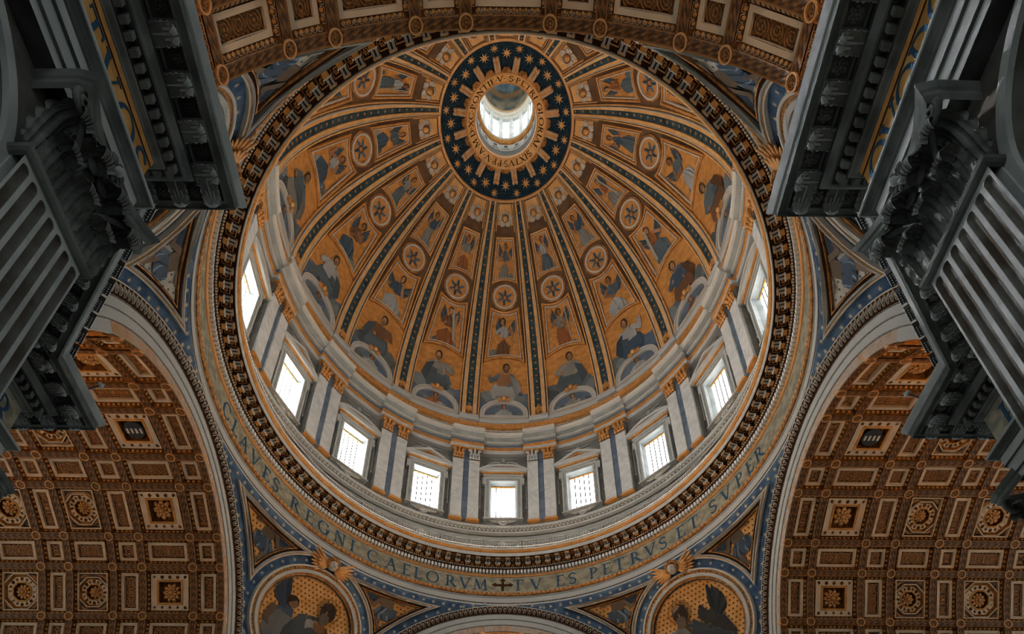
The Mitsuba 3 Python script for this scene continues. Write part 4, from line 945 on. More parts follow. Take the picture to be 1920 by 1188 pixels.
def coffer(V, fm, u0, u1, w0, w1, kind, seed, res, lamp=False):
    rb = .27; cu, cw = (u0 + u1) / 2, (w0 + w1) / 2; w, l = u1 - u0 - 2 * rb, w1 - w0 - 2 * rb; eg = .21
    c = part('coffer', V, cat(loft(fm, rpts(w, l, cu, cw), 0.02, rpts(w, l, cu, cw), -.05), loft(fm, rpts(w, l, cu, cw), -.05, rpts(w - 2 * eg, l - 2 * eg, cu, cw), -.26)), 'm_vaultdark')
    sh = [] if res < .08 else None
    part('egg_border', c, eggs(fm, w, l, cu, cw, -.05, -.26, eg, .26 if sh is not None else .34, sh), 'm_goldm', stuff=True)
    if sh: part('egg_shells', c, cat(*sh), 'm_cream', stuff=True)
    W, L = w - 2 * eg, l - 2 * eg; o = box(cu - W / 2, cw - L / 2, cu + W / 2, cw + L / 2)
    if kind == 'rect':
        fw = .23
        part('frame', c, solid(ringp(o, 0, fw), fm, -.5, -.24, 1.0), 'm_vaultframe')
        m, col = relief(fm, cu, cw, W - 2 * fw, L - 2 * fw, -.46, .13, seed, res); part('relief_panel', c, m, 'm_relief', True, col)
        return
    if kind == 'square':
        b = .55; part('frame', c, solid(ringp(o, .04, b), fm, -.5, -.24, 1.0), 'm_vaultframe'); S = W - 2 * b; S2 = L - 2 * b
        pts = [(cu + x, cw + y) for x in np.linspace(-W / 2 + .3, W / 2 - .3, 5) for y in np.linspace(-L / 2 + .3, L / 2 - .3, 5) if max(abs(x) / (W / 2 - .3), abs(y) / (L / 2 - .3)) > .99]
        for R in ((.0, 1),): pass
        part('gold_frame', c, solid(ringp(box(cu - S / 2, cw - S2 / 2, cu + S / 2, cw + S2 / 2).buffer(.05, join_style=2), 0, .17), fm, -.7, -.20, 1.0), 'm_goldm')
        S -= .24; S2 -= .24
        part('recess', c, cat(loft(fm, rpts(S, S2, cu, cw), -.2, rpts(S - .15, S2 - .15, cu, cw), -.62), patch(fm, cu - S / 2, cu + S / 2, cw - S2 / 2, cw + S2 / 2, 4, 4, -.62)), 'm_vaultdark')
        rs = S * .50
    else:
        R0 = min(W, L) / 2 / math.cos(math.pi / 8); oc = Polygon(opts(R0 * .99, cu, cw))
        part('frame', c, solid(ringp(o, 0, .1), fm, -.5, -.22, 1.0), 'm_vaultframe')
        m, col = relief(fm, cu, cw, W - .2, L - .2, -.40, .10, seed, res, o.buffer(-.1).difference(oc)); part('corner_relief', c, m, 'm_relief', True, col)
        part('octagon_edge', c, solid(ringp(oc, 0, .08), fm, -.5, -.2), 'm_vaultframe'); part('octagon_slope', c, loft(fm, opts(R0 * .93, cu, cw), -.3, opts(R0 * .80, cu, cw), -.42), 'm_vault')
        ob_ = Polygon(opts(R0 * .80, cu, cw)); part('octagon_band', c, solid(ob_.difference(Polygon(opts(R0 * .52, cu, cw))), fm, -.5, -.40, 1.0), 'm_vaultframe')
        part('gold_frame', c, solid(Polygon(opts(R0 * .54, cu, cw)).difference(Polygon(opts(R0 * .46, cu, cw))), fm, -.7, -.34), 'm_goldm')
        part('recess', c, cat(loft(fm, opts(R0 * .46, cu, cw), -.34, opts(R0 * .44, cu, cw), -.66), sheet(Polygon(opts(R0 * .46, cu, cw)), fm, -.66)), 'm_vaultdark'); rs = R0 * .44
        pts = [(cu + R0 * .645 * math.cos(a), cw + R0 * .645 * math.sin(a)) for a in np.linspace(0, 2 * math.pi, 16, endpoint=False)]
    hh = -.235 if kind == 'square' else -.395
    part('inlay', c, cat(*[star_mesh(fm, x, y, .17 if i % 2 else .14, .17 if i % 2 else .14, hh, hh + .02, 8, .42 if i % 2 else 1.0) for i, (x, y) in enumerate(pts)]), 'm_vaultdark', stuff=True)
    if lamp:
        g = part('lamp_cluster', c, cat(solid(Point(cu, cw).buffer(rs * .8, 12), fm, -.6, -.3)), 'm_black')
        part('lamp_face', g, cat(*[solid(box(cu - .55 + .32 * i, cw - .25, cu - .40 + .32 * i, cw + .15), fm, -.3, -.26) for i in range(4)]), 'm_cream')
    else: rosette(c, fm, cu, cw, rs, -.60, 8 + seed % 4, 'm_gold')
def vault(side, t0, t1, zones, res, lamp=None):
    V = struct('ceiling_' + side, 'gilded coffered barrel vault beyond the %s' % {'left': 'arch on the dome\'s left', 'right': 'arch on the dome\'s right', 'near': 'arch overhead', 'far': 'arch below the dome'}[side])
    umax = zones[-1][1][-1]
    put(V, patch(barrel_fm(side), 0, umax + 4, 0, 180, 12, 72, -1.0), 'm_dbrown', True)
    seed = {'left': 11, 'right': 51, 'near': 91, 'far': 131}[side]
    for zi, (r, ue, kind, big0) in enumerate(zones):
        b = barrel_fm(side, r); fm = lambda u, w, h, b=b, r=r: b(np.asarray(u, float), np.asarray(w, float) / r / D2R, np.asarray(h, float))
        te = [t for t in TE if t0 <= t <= t1]
        if zi: part('seam', V, (lambda q: (q[0], q[1]))(rprof(lambda u, v, h: barrel_fm(side, 0.0)(np.full(len(v), ue[0]) + 0 * u, u, -v), [(r - .25, 0), (r + .05, 0)], 0, 180, 73)), 'm_dbrown')
        for u in ue:
            if u == ue[0] and zi: continue
            wd = .54; uu = u if u > .3 else .27
            m, col = leaf_strip(fm, (uu, t0 * D2R * r - 1, uu, t1 * D2R * r + 1), wd, 0.0, .09, .16 if res < .1 else .22); part('ring_rib', V, m, 'm_relief', True, col)
            part('rib_side', V, cat(*[patch(lambda x, y, h, uu=uu: fm(np.full(len(x), uu + s * wd / 2) + 0 * x, y, -x), 0, .9, t0 * D2R * r - 1, t1 * D2R * r + 1, 2, 40) for s in (-1, 1)]), 'm_goldm')
        for t in te:
            w = t * D2R * r; m, col = leaf_strip(fm, (ue[0] if zi else 0, w, ue[-1], w), .54, 0.01, .09, .16 if res < .1 else .22); part('long_rib', V, m, 'm_relief', True, col)
            part('rib_side', V, cat(*[patch(lambda x, y, h, w=w: fm(y, np.full(len(x), w + s * .27), -x), 0, .9, ue[0] if zi else 0, ue[-1], 2, 4) for s in (-1, 1)]), 'm_goldm')
            for u in ue:
                if u == ue[0] and zi: continue
                uu = u if u > .3 else .27; c = Point(uu, w).buffer(.34, 10)
                bo = part('boss', V, solid(c.difference(Point(uu, w).buffer(.28, 10)), fm, 0, .14), 'm_goldline'); part('flower', bo, rosette(None, fm, uu, w, .24, .02, 6, rows=1), 'm_golddark', True)
        for i in range(len(ue) - 1):
            bu = (i % 2 == 1) if big0 else (i % 2 == 0)
            u0, u1 = (ue[i] if ue[i] > .3 else .27), ue[i + 1]
            for j in range(len(te) - 1):
                bt = TE.index(te[j]) % 2 == 1; w0, w1 = te[j] * D2R * r, te[j + 1] * D2R * r; seed += 1
                k = 'rect' if not (bu and bt) else kind
                if bu and bt and zi and i == 0: k = 'octagon'
                coffer(V, fm, u0, u1, w0, w1, k, seed, res, lamp is not None and bu and bt and zi == 0 and abs(te[j] - lamp) < 1)
    return V
Z1, Z2 = [.25, 2.45, 6.5, 8.85], [9.1, 12.5, 14.7, 18.55, 20.7, 24.5]
ZN = [(13.124, Z1, 'square', True), (13.36, Z2, 'octagon', False)]
vault('left', 15.8, 137, ZN, .085, 81.4)
vault('right', 15.8, 137, ZN, .085, 81.4)
vault('near', 15.8, 165, [(13.124, Z1[:3], 'square', True)], .06)
vault('far', 53, 127, [(13.124, Z1[:3], 'square', True)], .12)

# ------------------------------------------------------------------ pendentives
def pendentive(q, saz):
    near = abs(saz) > 90
    P = struct('wall_pendentive', 'curved star-banded blue wall between two arches')
    fm, inv = sph_fm(saz)
    def disc_(sgnx, ang):
        ax = np.array([sgnx, 0, 0.]) if sgnx in (-1, 1) else np.array([0, 1. if not near else -1., 0]); a2 = np.array([0, 1., 0]) if ax[0] else np.array([1., 0, 0])
        t = np.linspace(0, 2 * np.pi, 181)[:-1]; d = math.cos(ang * D2R) * ax + math.sin(ang * D2R) * (np.cos(t)[:, None] * a2 + np.sin(t)[:, None] * np.array([0, 0, 1.]))
        return Polygon(inv(d)).buffer(0)
    sx = 1 if saz > 0 else -1
    def cap(el, w=47, lo=-4):
        a = np.radians(saz + np.linspace(-w, w, 61)); c, s = math.cos(el * D2R), math.sin(el * D2R); top = np.stack([c * np.sin(a), c * np.cos(a), 0 * a + s], 1)
        b = np.radians(saz + np.linspace(w, -w, 15)); c, s = math.cos(lo * D2R), math.sin(lo * D2R); bot = np.stack([c * np.sin(b), c * np.cos(b), 0 * b + s], 1)
        return Polygon(inv(np.vstack([top, bot]))).buffer(0)
    A = lambda r: unary_union([disc_(sx, math.degrees(math.asin(r / SPH))), disc_(0, math.degrees(math.asin(r / SPH)))])
    base = cap(36.2).difference(A(15.9))
    put(P, sheet(base, fm, 0, 4.0), 'm_blue')
    # stars on the blue bands
    ms = []
    for a in np.arange(-43, 43.1, 2.6):
        d = np.array([[math.cos(35.45 * D2R) * math.sin((saz + a) * D2R), math.cos(35.45 * D2R) * math.cos((saz + a) * D2R), math.sin(35.45 * D2R)]]); p = inv(d)[0]; ms.append(star_mesh(fm, p[0], p[1], .5, .5, .03, .06))
    al = math.asin(16.42 / SPH)
    for ax, a2 in ((np.array([sx, 0, 0.]), np.array([0, -1. if near else 1., 0])), (np.array([0, -1. if near else 1., 0]), np.array([sx, 0, 0.]))):
        for t in np.arange(4, 88, 4.2):
            d = math.cos(al) * ax + math.sin(al) * (math.cos(t * D2R) * a2 + math.sin(t * D2R) * np.array([0, 0, 1.]))
            p = inv(d[None])[0]; ms.append(star_mesh(fm, p[0], p[1], .52, .52, .03, .06))
    for t in np.arange(0, 360, 11.25): ms.append(star_mesh(fm, 12.35 * math.cos(t * D2R), 12.35 * math.sin(t * D2R), .45, .45, .03, .06))
    part('inlaid_stars', P, cat(*ms), 'm_cream', stuff=True)
    # medallion
    nm = {-45: 'under the word REGNI', 45: 'under the word PETRVS', -135: 'behind the cornice of the shaded pier', 135: 'behind the cornice of the sunlit pier'}[saz]
    who = {-45: 'a bearded man writing beside an angel', 45: 'a bearded man beside a dark eagle'}.get(saz, 'a seated robed man')
    m = thing('evangelist_medallion', f'large round mosaic of {who}, {nm}', 'medallion')
    cc = Point(0, 0).buffer(11.55, 40)
    for a, b, h, mm in ((0, .35, .42, 'm_cream'), (.35, .95, .30, 'm_golddark'), (.95, 1.6, .48, 'm_pale'), (1.6, 2.1, .30, 'm_golddark'), (2.1, 2.3, .22, 'm_black')):
        part('ring_moulding', m, solid(ringp(cc, a, b), fm, 0, h), mm)
    bd = [star_mesh(fm, 10.9 * math.cos(t), 10.9 * math.sin(t), .3, .3, .3, .4, 4, .6) for t in np.linspace(0, 2 * math.pi, 90, endpoint=False)]; part('beads', m, cat(*bd), 'm_goldline', stuff=True)
    g = sheet(cc.buffer(-2.3), fm, .08, 3.0); uvw = sheet(cc.buffer(-2.3), lambda u, v, h: np.stack([u, v, h], -1), .08, 3.0)[0][:, :2] * .48
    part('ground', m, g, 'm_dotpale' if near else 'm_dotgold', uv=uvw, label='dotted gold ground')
    paint(m, evangelist(saz), fm, 0, -8.9, 9.0, 8.8, .1, cc.buffer(-2.5))
    # framed triangles with angels
    tri = cap(34.75).difference(A(16.8)).difference(Point(0, 0).buffer(13.25, 40))
    for g in sorted(polys(tri), key=lambda z: z.centroid.x):
        if g.area < 6: continue
        up = g.centroid.y > 0
        sd = 'transept arch' if (g.centroid.x * (1 if not near else 1)) * 1 < 0 else 'arch'
        tx = {(-45, True): 'against the left arch, over the left evangelist', (-45, False): 'against the bottom arch, beside the left evangelist', (45, True): 'against the bottom arch, beside the right evangelist', (45, False): 'against the right arch, over the right evangelist',
              (-135, True): 'against the near overhead arch, above the shaded pier', (-135, False): 'against the left arch, above the shaded pier', (135, True): 'against the right arch, above the sunlit pier', (135, False): 'against the near overhead arch, above the sunlit pier'}[(saz, g.centroid.x < 0)]
        t = thing('angel_triangle', ('triangular framed mosaic of a winged youth ' if up else 'narrow lower framed mosaic field ') + tx, 'mosaic')
        for a, b, h, mm in ((0, .26, .30, 'm_cream'), (.26, .36, .34, 'm_goldm'), (.36, .7, .38, 'm_grey'), (.7, 1.1, .16, 'm_dbrown'), (1.1, 1.28, .24, 'm_golddark'), (1.28, 1.42, .1, 'm_black')):
            q_ = g.buffer(-a, join_style=2, mitre_limit=3).difference(g.buffer(-b, join_style=2, mitre_limit=3)); s_ = solid(q_, fm, 0, h)
            if s_: part('frame_moulding', t, s_, mm)
        inn = g.buffer(-1.42)
        if inn.is_empty: continue
        inn = max(polys(inn), key=lambda z: z.area)
        gs = sheet(inn, fm, .08, 3.0)
        if not gs: continue
        uvw = sheet(inn, lambda u, v, h: np.stack([u, v, h], -1), .08, 3.0)[0][:, :2] * .48
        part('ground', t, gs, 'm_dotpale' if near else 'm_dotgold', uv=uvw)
        if up and inn.area > 14:
            c = inn.centroid; mir = 1 if c.x < 0 else -1
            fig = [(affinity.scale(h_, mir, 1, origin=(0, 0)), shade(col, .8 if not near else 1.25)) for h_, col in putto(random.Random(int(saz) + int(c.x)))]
            paint(t, fig, fm, c.x, c.y - 5.0, 5.6, 5.3, .1, inn.buffer(-.1), rot=-14 * mir)
    # gilded winged head at the top
    t = thing('winged_cherub', f'gilded winged child face over the medallion {nm}', 'winged cherub')
    fs = lambda u, v, h: fm(np.asarray(u) , np.asarray(v), np.asarray(h) * .55)
    gilt_head(t, fs, 0, 12.9, 3.3, .3, True, 'm_gold', 'm_cream', .95)
def evangelist(saz):
    r = random.Random(int(saz) + 1000); o = []; s = 1 if saz < 0 else -1
    for i in range(8): o.append((Point(r.uniform(-1, 1), r.uniform(-.1, .25)).buffer(r.uniform(.15, .3), 8), shade((.07, .08, .085), r.uniform(.6, 1.5))))
    # companion
    if saz == 45:
        o += [(affinity.translate(w, .42, 1.05), shade((.022, .026, .03), 1 + .3 * (i % 3))) for i, w in enumerate(wing(1, 5, .75, 7))]
        o += [(affinity.translate(w, .35, 1.0), shade((.03, .033, .036), 1 + .3 * (i % 2))) for i, w in enumerate(wing(-1, 20, .5, 4))]
        o.append((blob([(.2, .75), (.35, 1.15), (.6, 1.05), (.75, .6), (.5, .45)], .1), (.035, .035, .036)))
        o.append((blob([(.15, 1.05), (.25, 1.3), (.42, 1.3), (.45, 1.05)], .06), (.045, .045, .045)))
    else:
        o.append((blob([(-.9, .1), (-.85, .8), (-.6, 1.15), (-.35, 1.1), (-.3, .4), (-.45, .05)], .1), (.12, .13, .135)))
        o.append((blob([(-.8, 1.0), (-.55, 1.25), (-.35, 1.2), (-.3, .85), (-.6, .8)], .08), (.05, .07, .11)))
        o += [(affinity.translate(w, -.55, 1.15), shade((.03, .04, .06), 1 + .4 * (i % 2))) for i, w in enumerate(wing(-1, 10, .7, 6))]
        o.append((limb([(-.78, 1.05), (-.85, .75), (-.55, .6)], .08), (.10, .075, .055))); o.append((Point(-.42, 1.36).buffer(.15), (.035, .025, .02))); o.append((Point(-.40, 1.33).buffer(.11), (.15, .095, .06)))
    R1, R2 = (.05, .06, .07), (.14, .155, .16)
    cloak = blob([(-.45, .05), (-.42, .75), (-.15, 1.2), (.25, 1.3), (.6, 1.0), (.95, .35), (.9, 0)], .1) if saz != 45 else blob([(-.75, 0), (-.7, .6), (-.45, 1.1), (-.05, 1.25), (.35, .85), (.7, .55), (.85, 0)], .1)
    o.append((cloak, R1)); o += folds(r, cloak, 10, R1, .5, 1.7)
    kn = blob([(-.35, .0), (-.3, .6), (.0, .75), (.25, .5), (.3, 0)], .1) if saz != 45 else blob([(.0, .0), (.1, .5), (.35, .62), (.6, .35), (.6, 0)], .1)
    o.append((kn, R2)); o += folds(r, kn, 6, R2)
    x0 = .25 if saz != 45 else -.4
    ch = blob([(x0 - .2, .7), (x0 - .22, 1.15), (x0 + .05, 1.25), (x0 + .25, 1.1), (x0 + .2, .7)], .07); o.append((ch, (.13, .07, .04) if saz != 45 else (.13, .135, .13))); o += folds(r, ch, 4, (.11, .08, .06))
    o.append((limb([(x0 - .18, 1.1), (x0 - .1, .8), (x0 + .35, .68)], .1), (.20, .21, .21))); o.append((Point(x0 + .4, .68).buffer(.08), (.2, .125, .08)))
    o.append((affinity.rotate(box(x0 + .15, .25, x0 + .6, .62), 20), (.07, .10, .16))); o.append((affinity.rotate(box(x0 + .2, .58, x0 + .6, .64), 20), (.3, .29, .26)))
    hx, hy = x0 + .12, 1.5
    o.append((Point(hx, hy + .05).buffer(.27).difference(Point(hx, hy + .05).buffer(.245)), (.22, .10, .03)))
    o.append((affinity.scale(Point(hx, hy).buffer(.2), .9, 1.15), (.035, .028, .024))); o.append((affinity.scale(Point(hx - .02, hy + (.06 if saz == 45 else .02)).buffer(.14), .85, 1.2), (.2, .13, .085))); o.append((affinity.scale(Point(hx - .03, hy - .17).buffer(.13), .85, 1.2), (.10, .085, .07)))
    for e in (-.08, .03): o.append((Point(hx + e, hy + .05).buffer(.02), (.02, .015, .012)))
    o.append((affinity.scale(Point(hx - .03, hy - .02).buffer(.03), .6, 1.8), (.26, .17, .11)))
    return o
def putto(r):
    o = []; sk = (.12, .095, .075)
    for side, tl in ((-1, -20), (1, 40)):
        for i, w in enumerate(wing(side, tl, 1.15, 7)): o.append((affinity.translate(w, .1 * side, 1.2), shade((.035, .05, .075), .8 + .35 * (i % 2))))
    o.append((blob([(-.24, 1.45), (.24, 1.4), (.2, .85), (-.22, .85)], .07), sk))
    for a in ([(-.1, .9), (-.3, .45), (-.15, .02)], [(.1, .9), (.3, .5), (.35, .05)]): o.append((limb(a, .115), sk)); o.append((limb(a[1:], .085), shade(sk, 1.2)))
    cl = blob([(-.35, .95), (.3, 1.0), (.45, .6), (.1, .5), (-.4, .55)], .08); o.append((cl, (.06, .085, .12))); o += folds(r, cl, 6, (.07, .10, .14), .5, 2.0)
    o.append((limb([(.3, .9), (.6, .6), (.5, .25)], .07), (.09, .12, .16)))
    for a in ([(-.2, 1.38), (-.55, 1.25), (-.85, 1.5)], [(.2, 1.36), (.5, 1.05), (.75, 1.15)]): o.append((limb(a, .075), sk)); o.append((Point(a[-1]).buffer(.08), sk))
    o.append((Point(.02, 1.68).buffer(.19), (.03, .022, .018))); o.append((affinity.scale(Point(.05, 1.65).buffer(.14), .85, 1.1), shade(sk, 1.35)))
    for e in (.0, .09): o.append((Point(e, 1.68).buffer(.02), (.02, .015, .012)))
    return o
for saz in (-45, 45, -135, 135): pendentive(0, saz)

# ------------------------------------------------------------------ the two near piers: walls, giant pilasters, entablatures
NP = np.array([(12.5, -44.0), (12.5, -22.46), (15.03, -22.46), (22.46, -15.03), (22.46, -12.5), (46.0, -12.5)])
def offs(d):
    P = NP; e = np.diff(P, axis=0); e /= np.linalg.norm(e, axis=1, keepdims=True); n = np.stack([-e[:, 1], e[:, 0]], 1)
    out = [P[0] + n[0] * d]
    for i in range(1, len(P) - 1):
        m = n[i - 1] + n[i]; out.append(P[i] + m / (m @ n[i]) * d)
    out.append(P[-1] + n[-1] * d); return np.array(out)
def run(prof, sx, segs=range(5)):
    O = [offs(d) for d, z in prof]; V, F = [], []; o = 0
    for s in segs:
        g = np.array([[(*O[j][s], prof[j][1]), (*O[j][s + 1], prof[j][1])] for j in range(len(prof))]).transpose(1, 0, 2).reshape(-1, 3)
        V.append(g); F.append(grid_faces(2, len(prof)) + o); o += len(g)
    V = np.vstack(V) * np.array([sx, 1, 1.0]); return V, np.vstack(F)
def seg_frame(s, sx):
    e = NP[s + 1] - NP[s]; L = np.linalg.norm(e); e = e / L; n = np.array([-e[1], e[0]])
    M = np.array([sx, 1, 1.0])
    def fm(u, v, h):       # u along the wall, v height, h out of the wall
        p = NP[s] + np.asarray(u)[:, None] * e + np.asarray(h)[:, None] * n
        return np.column_stack([p, np.asarray(v, float) + 0 * p[:, 0]]) * M
    return fm, L
def acanthus(H, W, seedv, curl=1.0, ns=30, nq=17):
    r = random.Random(seedv); s = np.linspace(0, 1, ns); ph = np.radians(4 + (215 * curl) * np.clip((s - .50) / .5, 0, 1) ** 1.25); L = 1.42 * H
    z = np.concatenate([[0], np.cumsum(np.cos((ph[1:] + ph[:-1]) / 2) * L / (ns - 1))]); o = np.concatenate([[0], np.cumsum(np.sin((ph[1:] + ph[:-1]) / 2) * L / (ns - 1))])
    z *= H / z.max()
    q = np.linspace(-1, 1, nq)
    w = W * (.80 + .22 * np.sin(np.pi * np.clip(s * 1.25, 0, 1))) * (1 - .5 * np.clip((s - .72) / .28, 0, 1) ** 1.5)
    lobe = np.abs(np.sin(np.pi * (s * 6.0 + .1))) ** .7
    S, Q = np.meshgrid(np.arange(ns), q, indexing='ij'); aq = np.abs(Q)
    ww = w[S] * (1 - .24 * np.clip((aq - .55) / .45, 0, 1) * (1 - lobe[S]))
    x = Q * ww; up = -.22 * H * np.clip(aq - .2, 0, 1) ** 2 * (s[S] > .1) * .7
    groove = .030 * H * np.cos(Q * np.pi * 5.5) * (1 - .6 * aq) + .035 * H * (1 - lobe[S]) * aq + .05 * H * np.exp(-(Q / .09) ** 2)
    nz_, no = -np.sin(ph)[S], np.cos(ph)[S]
    return np.stack([x, z[S] + up + nz_ * (groove) , o[S] + no * (groove - .10 * W * aq ** 2)], -1).reshape(-1, 3), grid_faces(ns, nq)
def pier(side, sx):
    sunny = side == 'right'; dl = 'sunlit' if sunny else 'shaded'
    Wl = struct('wall_' + side, f'{dl} giant pier with deep cornice and fluted pilaster')
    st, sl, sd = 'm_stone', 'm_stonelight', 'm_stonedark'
    put(Wl, run([(-.6, -1.6), (-.6, 25.7)], sx, [1, 2, 3, 4]), st)
    # nave wall with the aisle arch
    fw = lambda u, v, h: np.stack([sx * (13.1 - np.asarray(h)), np.asarray(u, float), np.asarray(v, float)], -1)
    t = np.linspace(0, math.pi, 40); hole = Polygon([(-29.6 + 3.9 * math.cos(a), 21.3 + 3.9 * math.sin(a)) for a in t] + [(-33.5, -1.6), (-25.7, -1.6)])
    wp = box(-44, -1.6, -22.4, 25.7).difference(hole)
    part('nave_wall', Wl, solid(wp, fw, -2.6, 0), 'm_flute')
    ar = Polygon([(-29.6 + 4.25 * math.cos(a), 21.3 + 4.25 * math.sin(a)) for a in t] + [(-33.85, -1.6), (-25.35, -1.6)]).difference(hole)
    part('archivolt', Wl, solid(ar, fw, 0, .18), sl)
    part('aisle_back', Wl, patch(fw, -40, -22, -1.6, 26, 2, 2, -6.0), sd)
    # entablature
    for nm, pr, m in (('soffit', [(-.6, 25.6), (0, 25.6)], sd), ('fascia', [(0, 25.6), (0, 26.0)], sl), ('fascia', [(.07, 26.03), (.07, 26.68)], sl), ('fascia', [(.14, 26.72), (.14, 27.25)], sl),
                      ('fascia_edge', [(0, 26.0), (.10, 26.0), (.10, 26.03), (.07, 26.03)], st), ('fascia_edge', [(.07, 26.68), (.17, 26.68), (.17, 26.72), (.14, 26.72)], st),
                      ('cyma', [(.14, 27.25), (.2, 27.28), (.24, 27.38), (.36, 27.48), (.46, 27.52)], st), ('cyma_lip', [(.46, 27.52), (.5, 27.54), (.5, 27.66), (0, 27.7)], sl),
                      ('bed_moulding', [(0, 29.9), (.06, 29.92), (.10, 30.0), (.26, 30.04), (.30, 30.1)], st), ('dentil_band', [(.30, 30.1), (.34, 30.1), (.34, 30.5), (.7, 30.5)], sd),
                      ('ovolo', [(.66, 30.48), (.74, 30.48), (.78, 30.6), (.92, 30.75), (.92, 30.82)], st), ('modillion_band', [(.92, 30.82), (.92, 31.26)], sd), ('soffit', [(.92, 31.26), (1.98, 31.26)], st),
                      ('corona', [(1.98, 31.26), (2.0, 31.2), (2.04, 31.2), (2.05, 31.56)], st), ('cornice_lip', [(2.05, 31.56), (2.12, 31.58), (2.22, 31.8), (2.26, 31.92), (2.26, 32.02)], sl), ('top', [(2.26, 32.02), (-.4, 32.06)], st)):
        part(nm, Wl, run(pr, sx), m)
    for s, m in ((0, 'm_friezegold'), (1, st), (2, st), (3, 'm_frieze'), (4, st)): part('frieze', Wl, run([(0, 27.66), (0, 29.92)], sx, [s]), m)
    part('frieze_border', Wl, run([(.03, 29.52), (.03, 29.92)], sx, [0]), 'm_goldm'); part('frieze_border', Wl, run([(.045, 29.5), (.045, 29.54)], sx, [0]), 'm_ink')
    # inscription
    f0, L0 = seg_frame(0, sx); f3, L3 = seg_frame(3, sx)
    def letter(c, fm, uc, s, z0, flip):
        g, w = glyph(c); g = affinity.affine_transform(g, [flip * s * .86, 0, 0, s, uc - flip * w * s * .86 / 2, z0]); part('letter', Wl, solid(g, fm, 0, .03), 'm_letter')
    if side == 'left':
        for c, y in zip('FRATRESTVOS', (-47, -45, -43.0, -41.0, -35.4, -33.6, -31.8, -26.3, -25.2, -23.95, -22.9)):
            if y > -40: letter(c, f0, y + 44.0, 1.36, 28.05, 1)
        letter('R', f3, 1.65, 1.62, 27.85, 1)
    else:
        for c, y in zip('QVODCVMQVE', (-23.2, -24.2, -25.2, -26.2, -27.2, -28.3, -29.5, -30.8, -32.0, -33.2)):
            if y > -41: letter(c, f0, y + 44.0, 1.36, 28.05, -1)
        letter('H', f3, 1.1, 1.62, 27.85, -1); 
    # dentils, modillions, rosettes
    for s in range(5):
        fm, L = seg_frame(s, sx); lo, hi = (14.0, L) if s == 0 else (0, L if s < 4 else 6.0)
        a0 = -.6 if s in (1, 3) else 0.0; ext = {0: (0, .55), 1: (-.55, .1), 2: (.0, .0), 3: (.1, .55), 4: (-.55, 0)}[s]
        n = max(1, int((hi + ext[1] - lo - ext[0]) / .40)); w_ = (hi + ext[1] - lo - ext[0]) / n
        for i in range(n): 
            u = lo + ext[0] + (i + .5) * w_; part('dentil', Wl, solid(box(u - .10, 30.12, u + .10, 30.47), fm, .3, .60), st)
        ext = {0: (0, 1.7), 1: (-1.7, .55), 2: (-.55, .55), 3: (.55, 1.7) if False else (-.55, 1.7), 4: (-1.7, 0)}[s]
        n = max(1, int(round((hi + ext[1] - lo - ext[0]) / 1.34))); w_ = (hi + ext[1] - lo - ext[0]) / n
        for i in range(n):
            u = lo + ext[0] + (i + .32) * w_
            fb = lambda a, b, c, u=u, fm=fm: fm(u + np.asarray(a), np.asarray(b), np.asarray(c))
            md = part('modillion', Wl, solid(box(-.30, 31.0, .30, 31.24), fb, .9, 1.78), st)
            v, f = acanthus(.95, .36, i, .75, 22, 15); V = fb(v[:, 0], 31.02 - v[:, 2] * .55 + .0, .92 + v[:, 1] * .95); part('acanthus_leaf', md, (V, f), sl, True)
            for q in (-1, 1):
                tt = np.linspace(0, 3 * math.pi, 20); rr = .13 * (1 - tt / 13); tv, tf = tube(np.stack([np.full(20, q * .31), 31.02 - .02 + rr * np.sin(tt), 1.0 + rr * np.cos(tt)], 1), .03, 5); part('scroll', md, (fb(tv[:, 0], tv[:, 1], tv[:, 2]), tf), st, True)
            u2 = u + w_ * .5
            if i == n - 1 and s in (0, 3): u2 = u + w_ * .46
            fc = lambda a, b, c, u2=u2, fm=fm: fm(u2 + np.asarray(a), 31.25 - np.asarray(c), 1.38 + np.asarray(b))
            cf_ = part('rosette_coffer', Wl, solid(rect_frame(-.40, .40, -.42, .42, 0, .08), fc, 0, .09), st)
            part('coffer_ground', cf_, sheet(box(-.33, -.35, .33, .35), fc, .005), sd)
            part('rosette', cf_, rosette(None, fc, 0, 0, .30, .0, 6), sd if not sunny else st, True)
    # giant pilasters: the nave face and, round the corner, the transept face
    def pilaster(fm, full, lab):
        C = -23.97; hw_ = 1.48
        t = thing('fluted_pilaster', lab, 'pilaster')
        zt = 21.95; face = box(-hw_, -1.6, hw_, 22.3); nf = 7; pw = 2 * hw_ / nf; fwid = pw * .66; slots = []
        for i in range(nf):
            x = -hw_ + (i + .5) * pw; slots.append(unary_union([box(x - fwid / 2, 6.0, x + fwid / 2, zt - fwid / 2), Point(x, zt - fwid / 2).buffer(fwid / 2, 10)]))
        part('shaft', t, cat(solid(face.difference(unary_union(slots)), fm, -.02, 0), solid(box(-hw_, -1.6, hw_, 22.3), fm, -.7, -.35)), 'm_stonelight')
        for i in range(nf):
            x = -hw_ + (i + .5) * pw; a = np.linspace(-1, 1, 11); zz = np.concatenate([[6.0, 12, 18], np.linspace(zt - fwid, zt, 10)])
            A_, Z_ = np.meshgrid(a, zz, indexing='ij'); top = np.clip((Z_ - (zt - fwid / 2)) / (fwid / 2), 0, 1); sc = np.sqrt(1 - top ** 2 * .999)
            V = fm((x + A_ * fwid / 2 * sc).ravel(), Z_.ravel(), (-fwid * .42 * np.sqrt(np.clip(1 - A_ ** 2, 0, 1)) * sc).ravel()); part('flute', t, (V, grid_faces(11, len(zz))), 'm_flute', True)
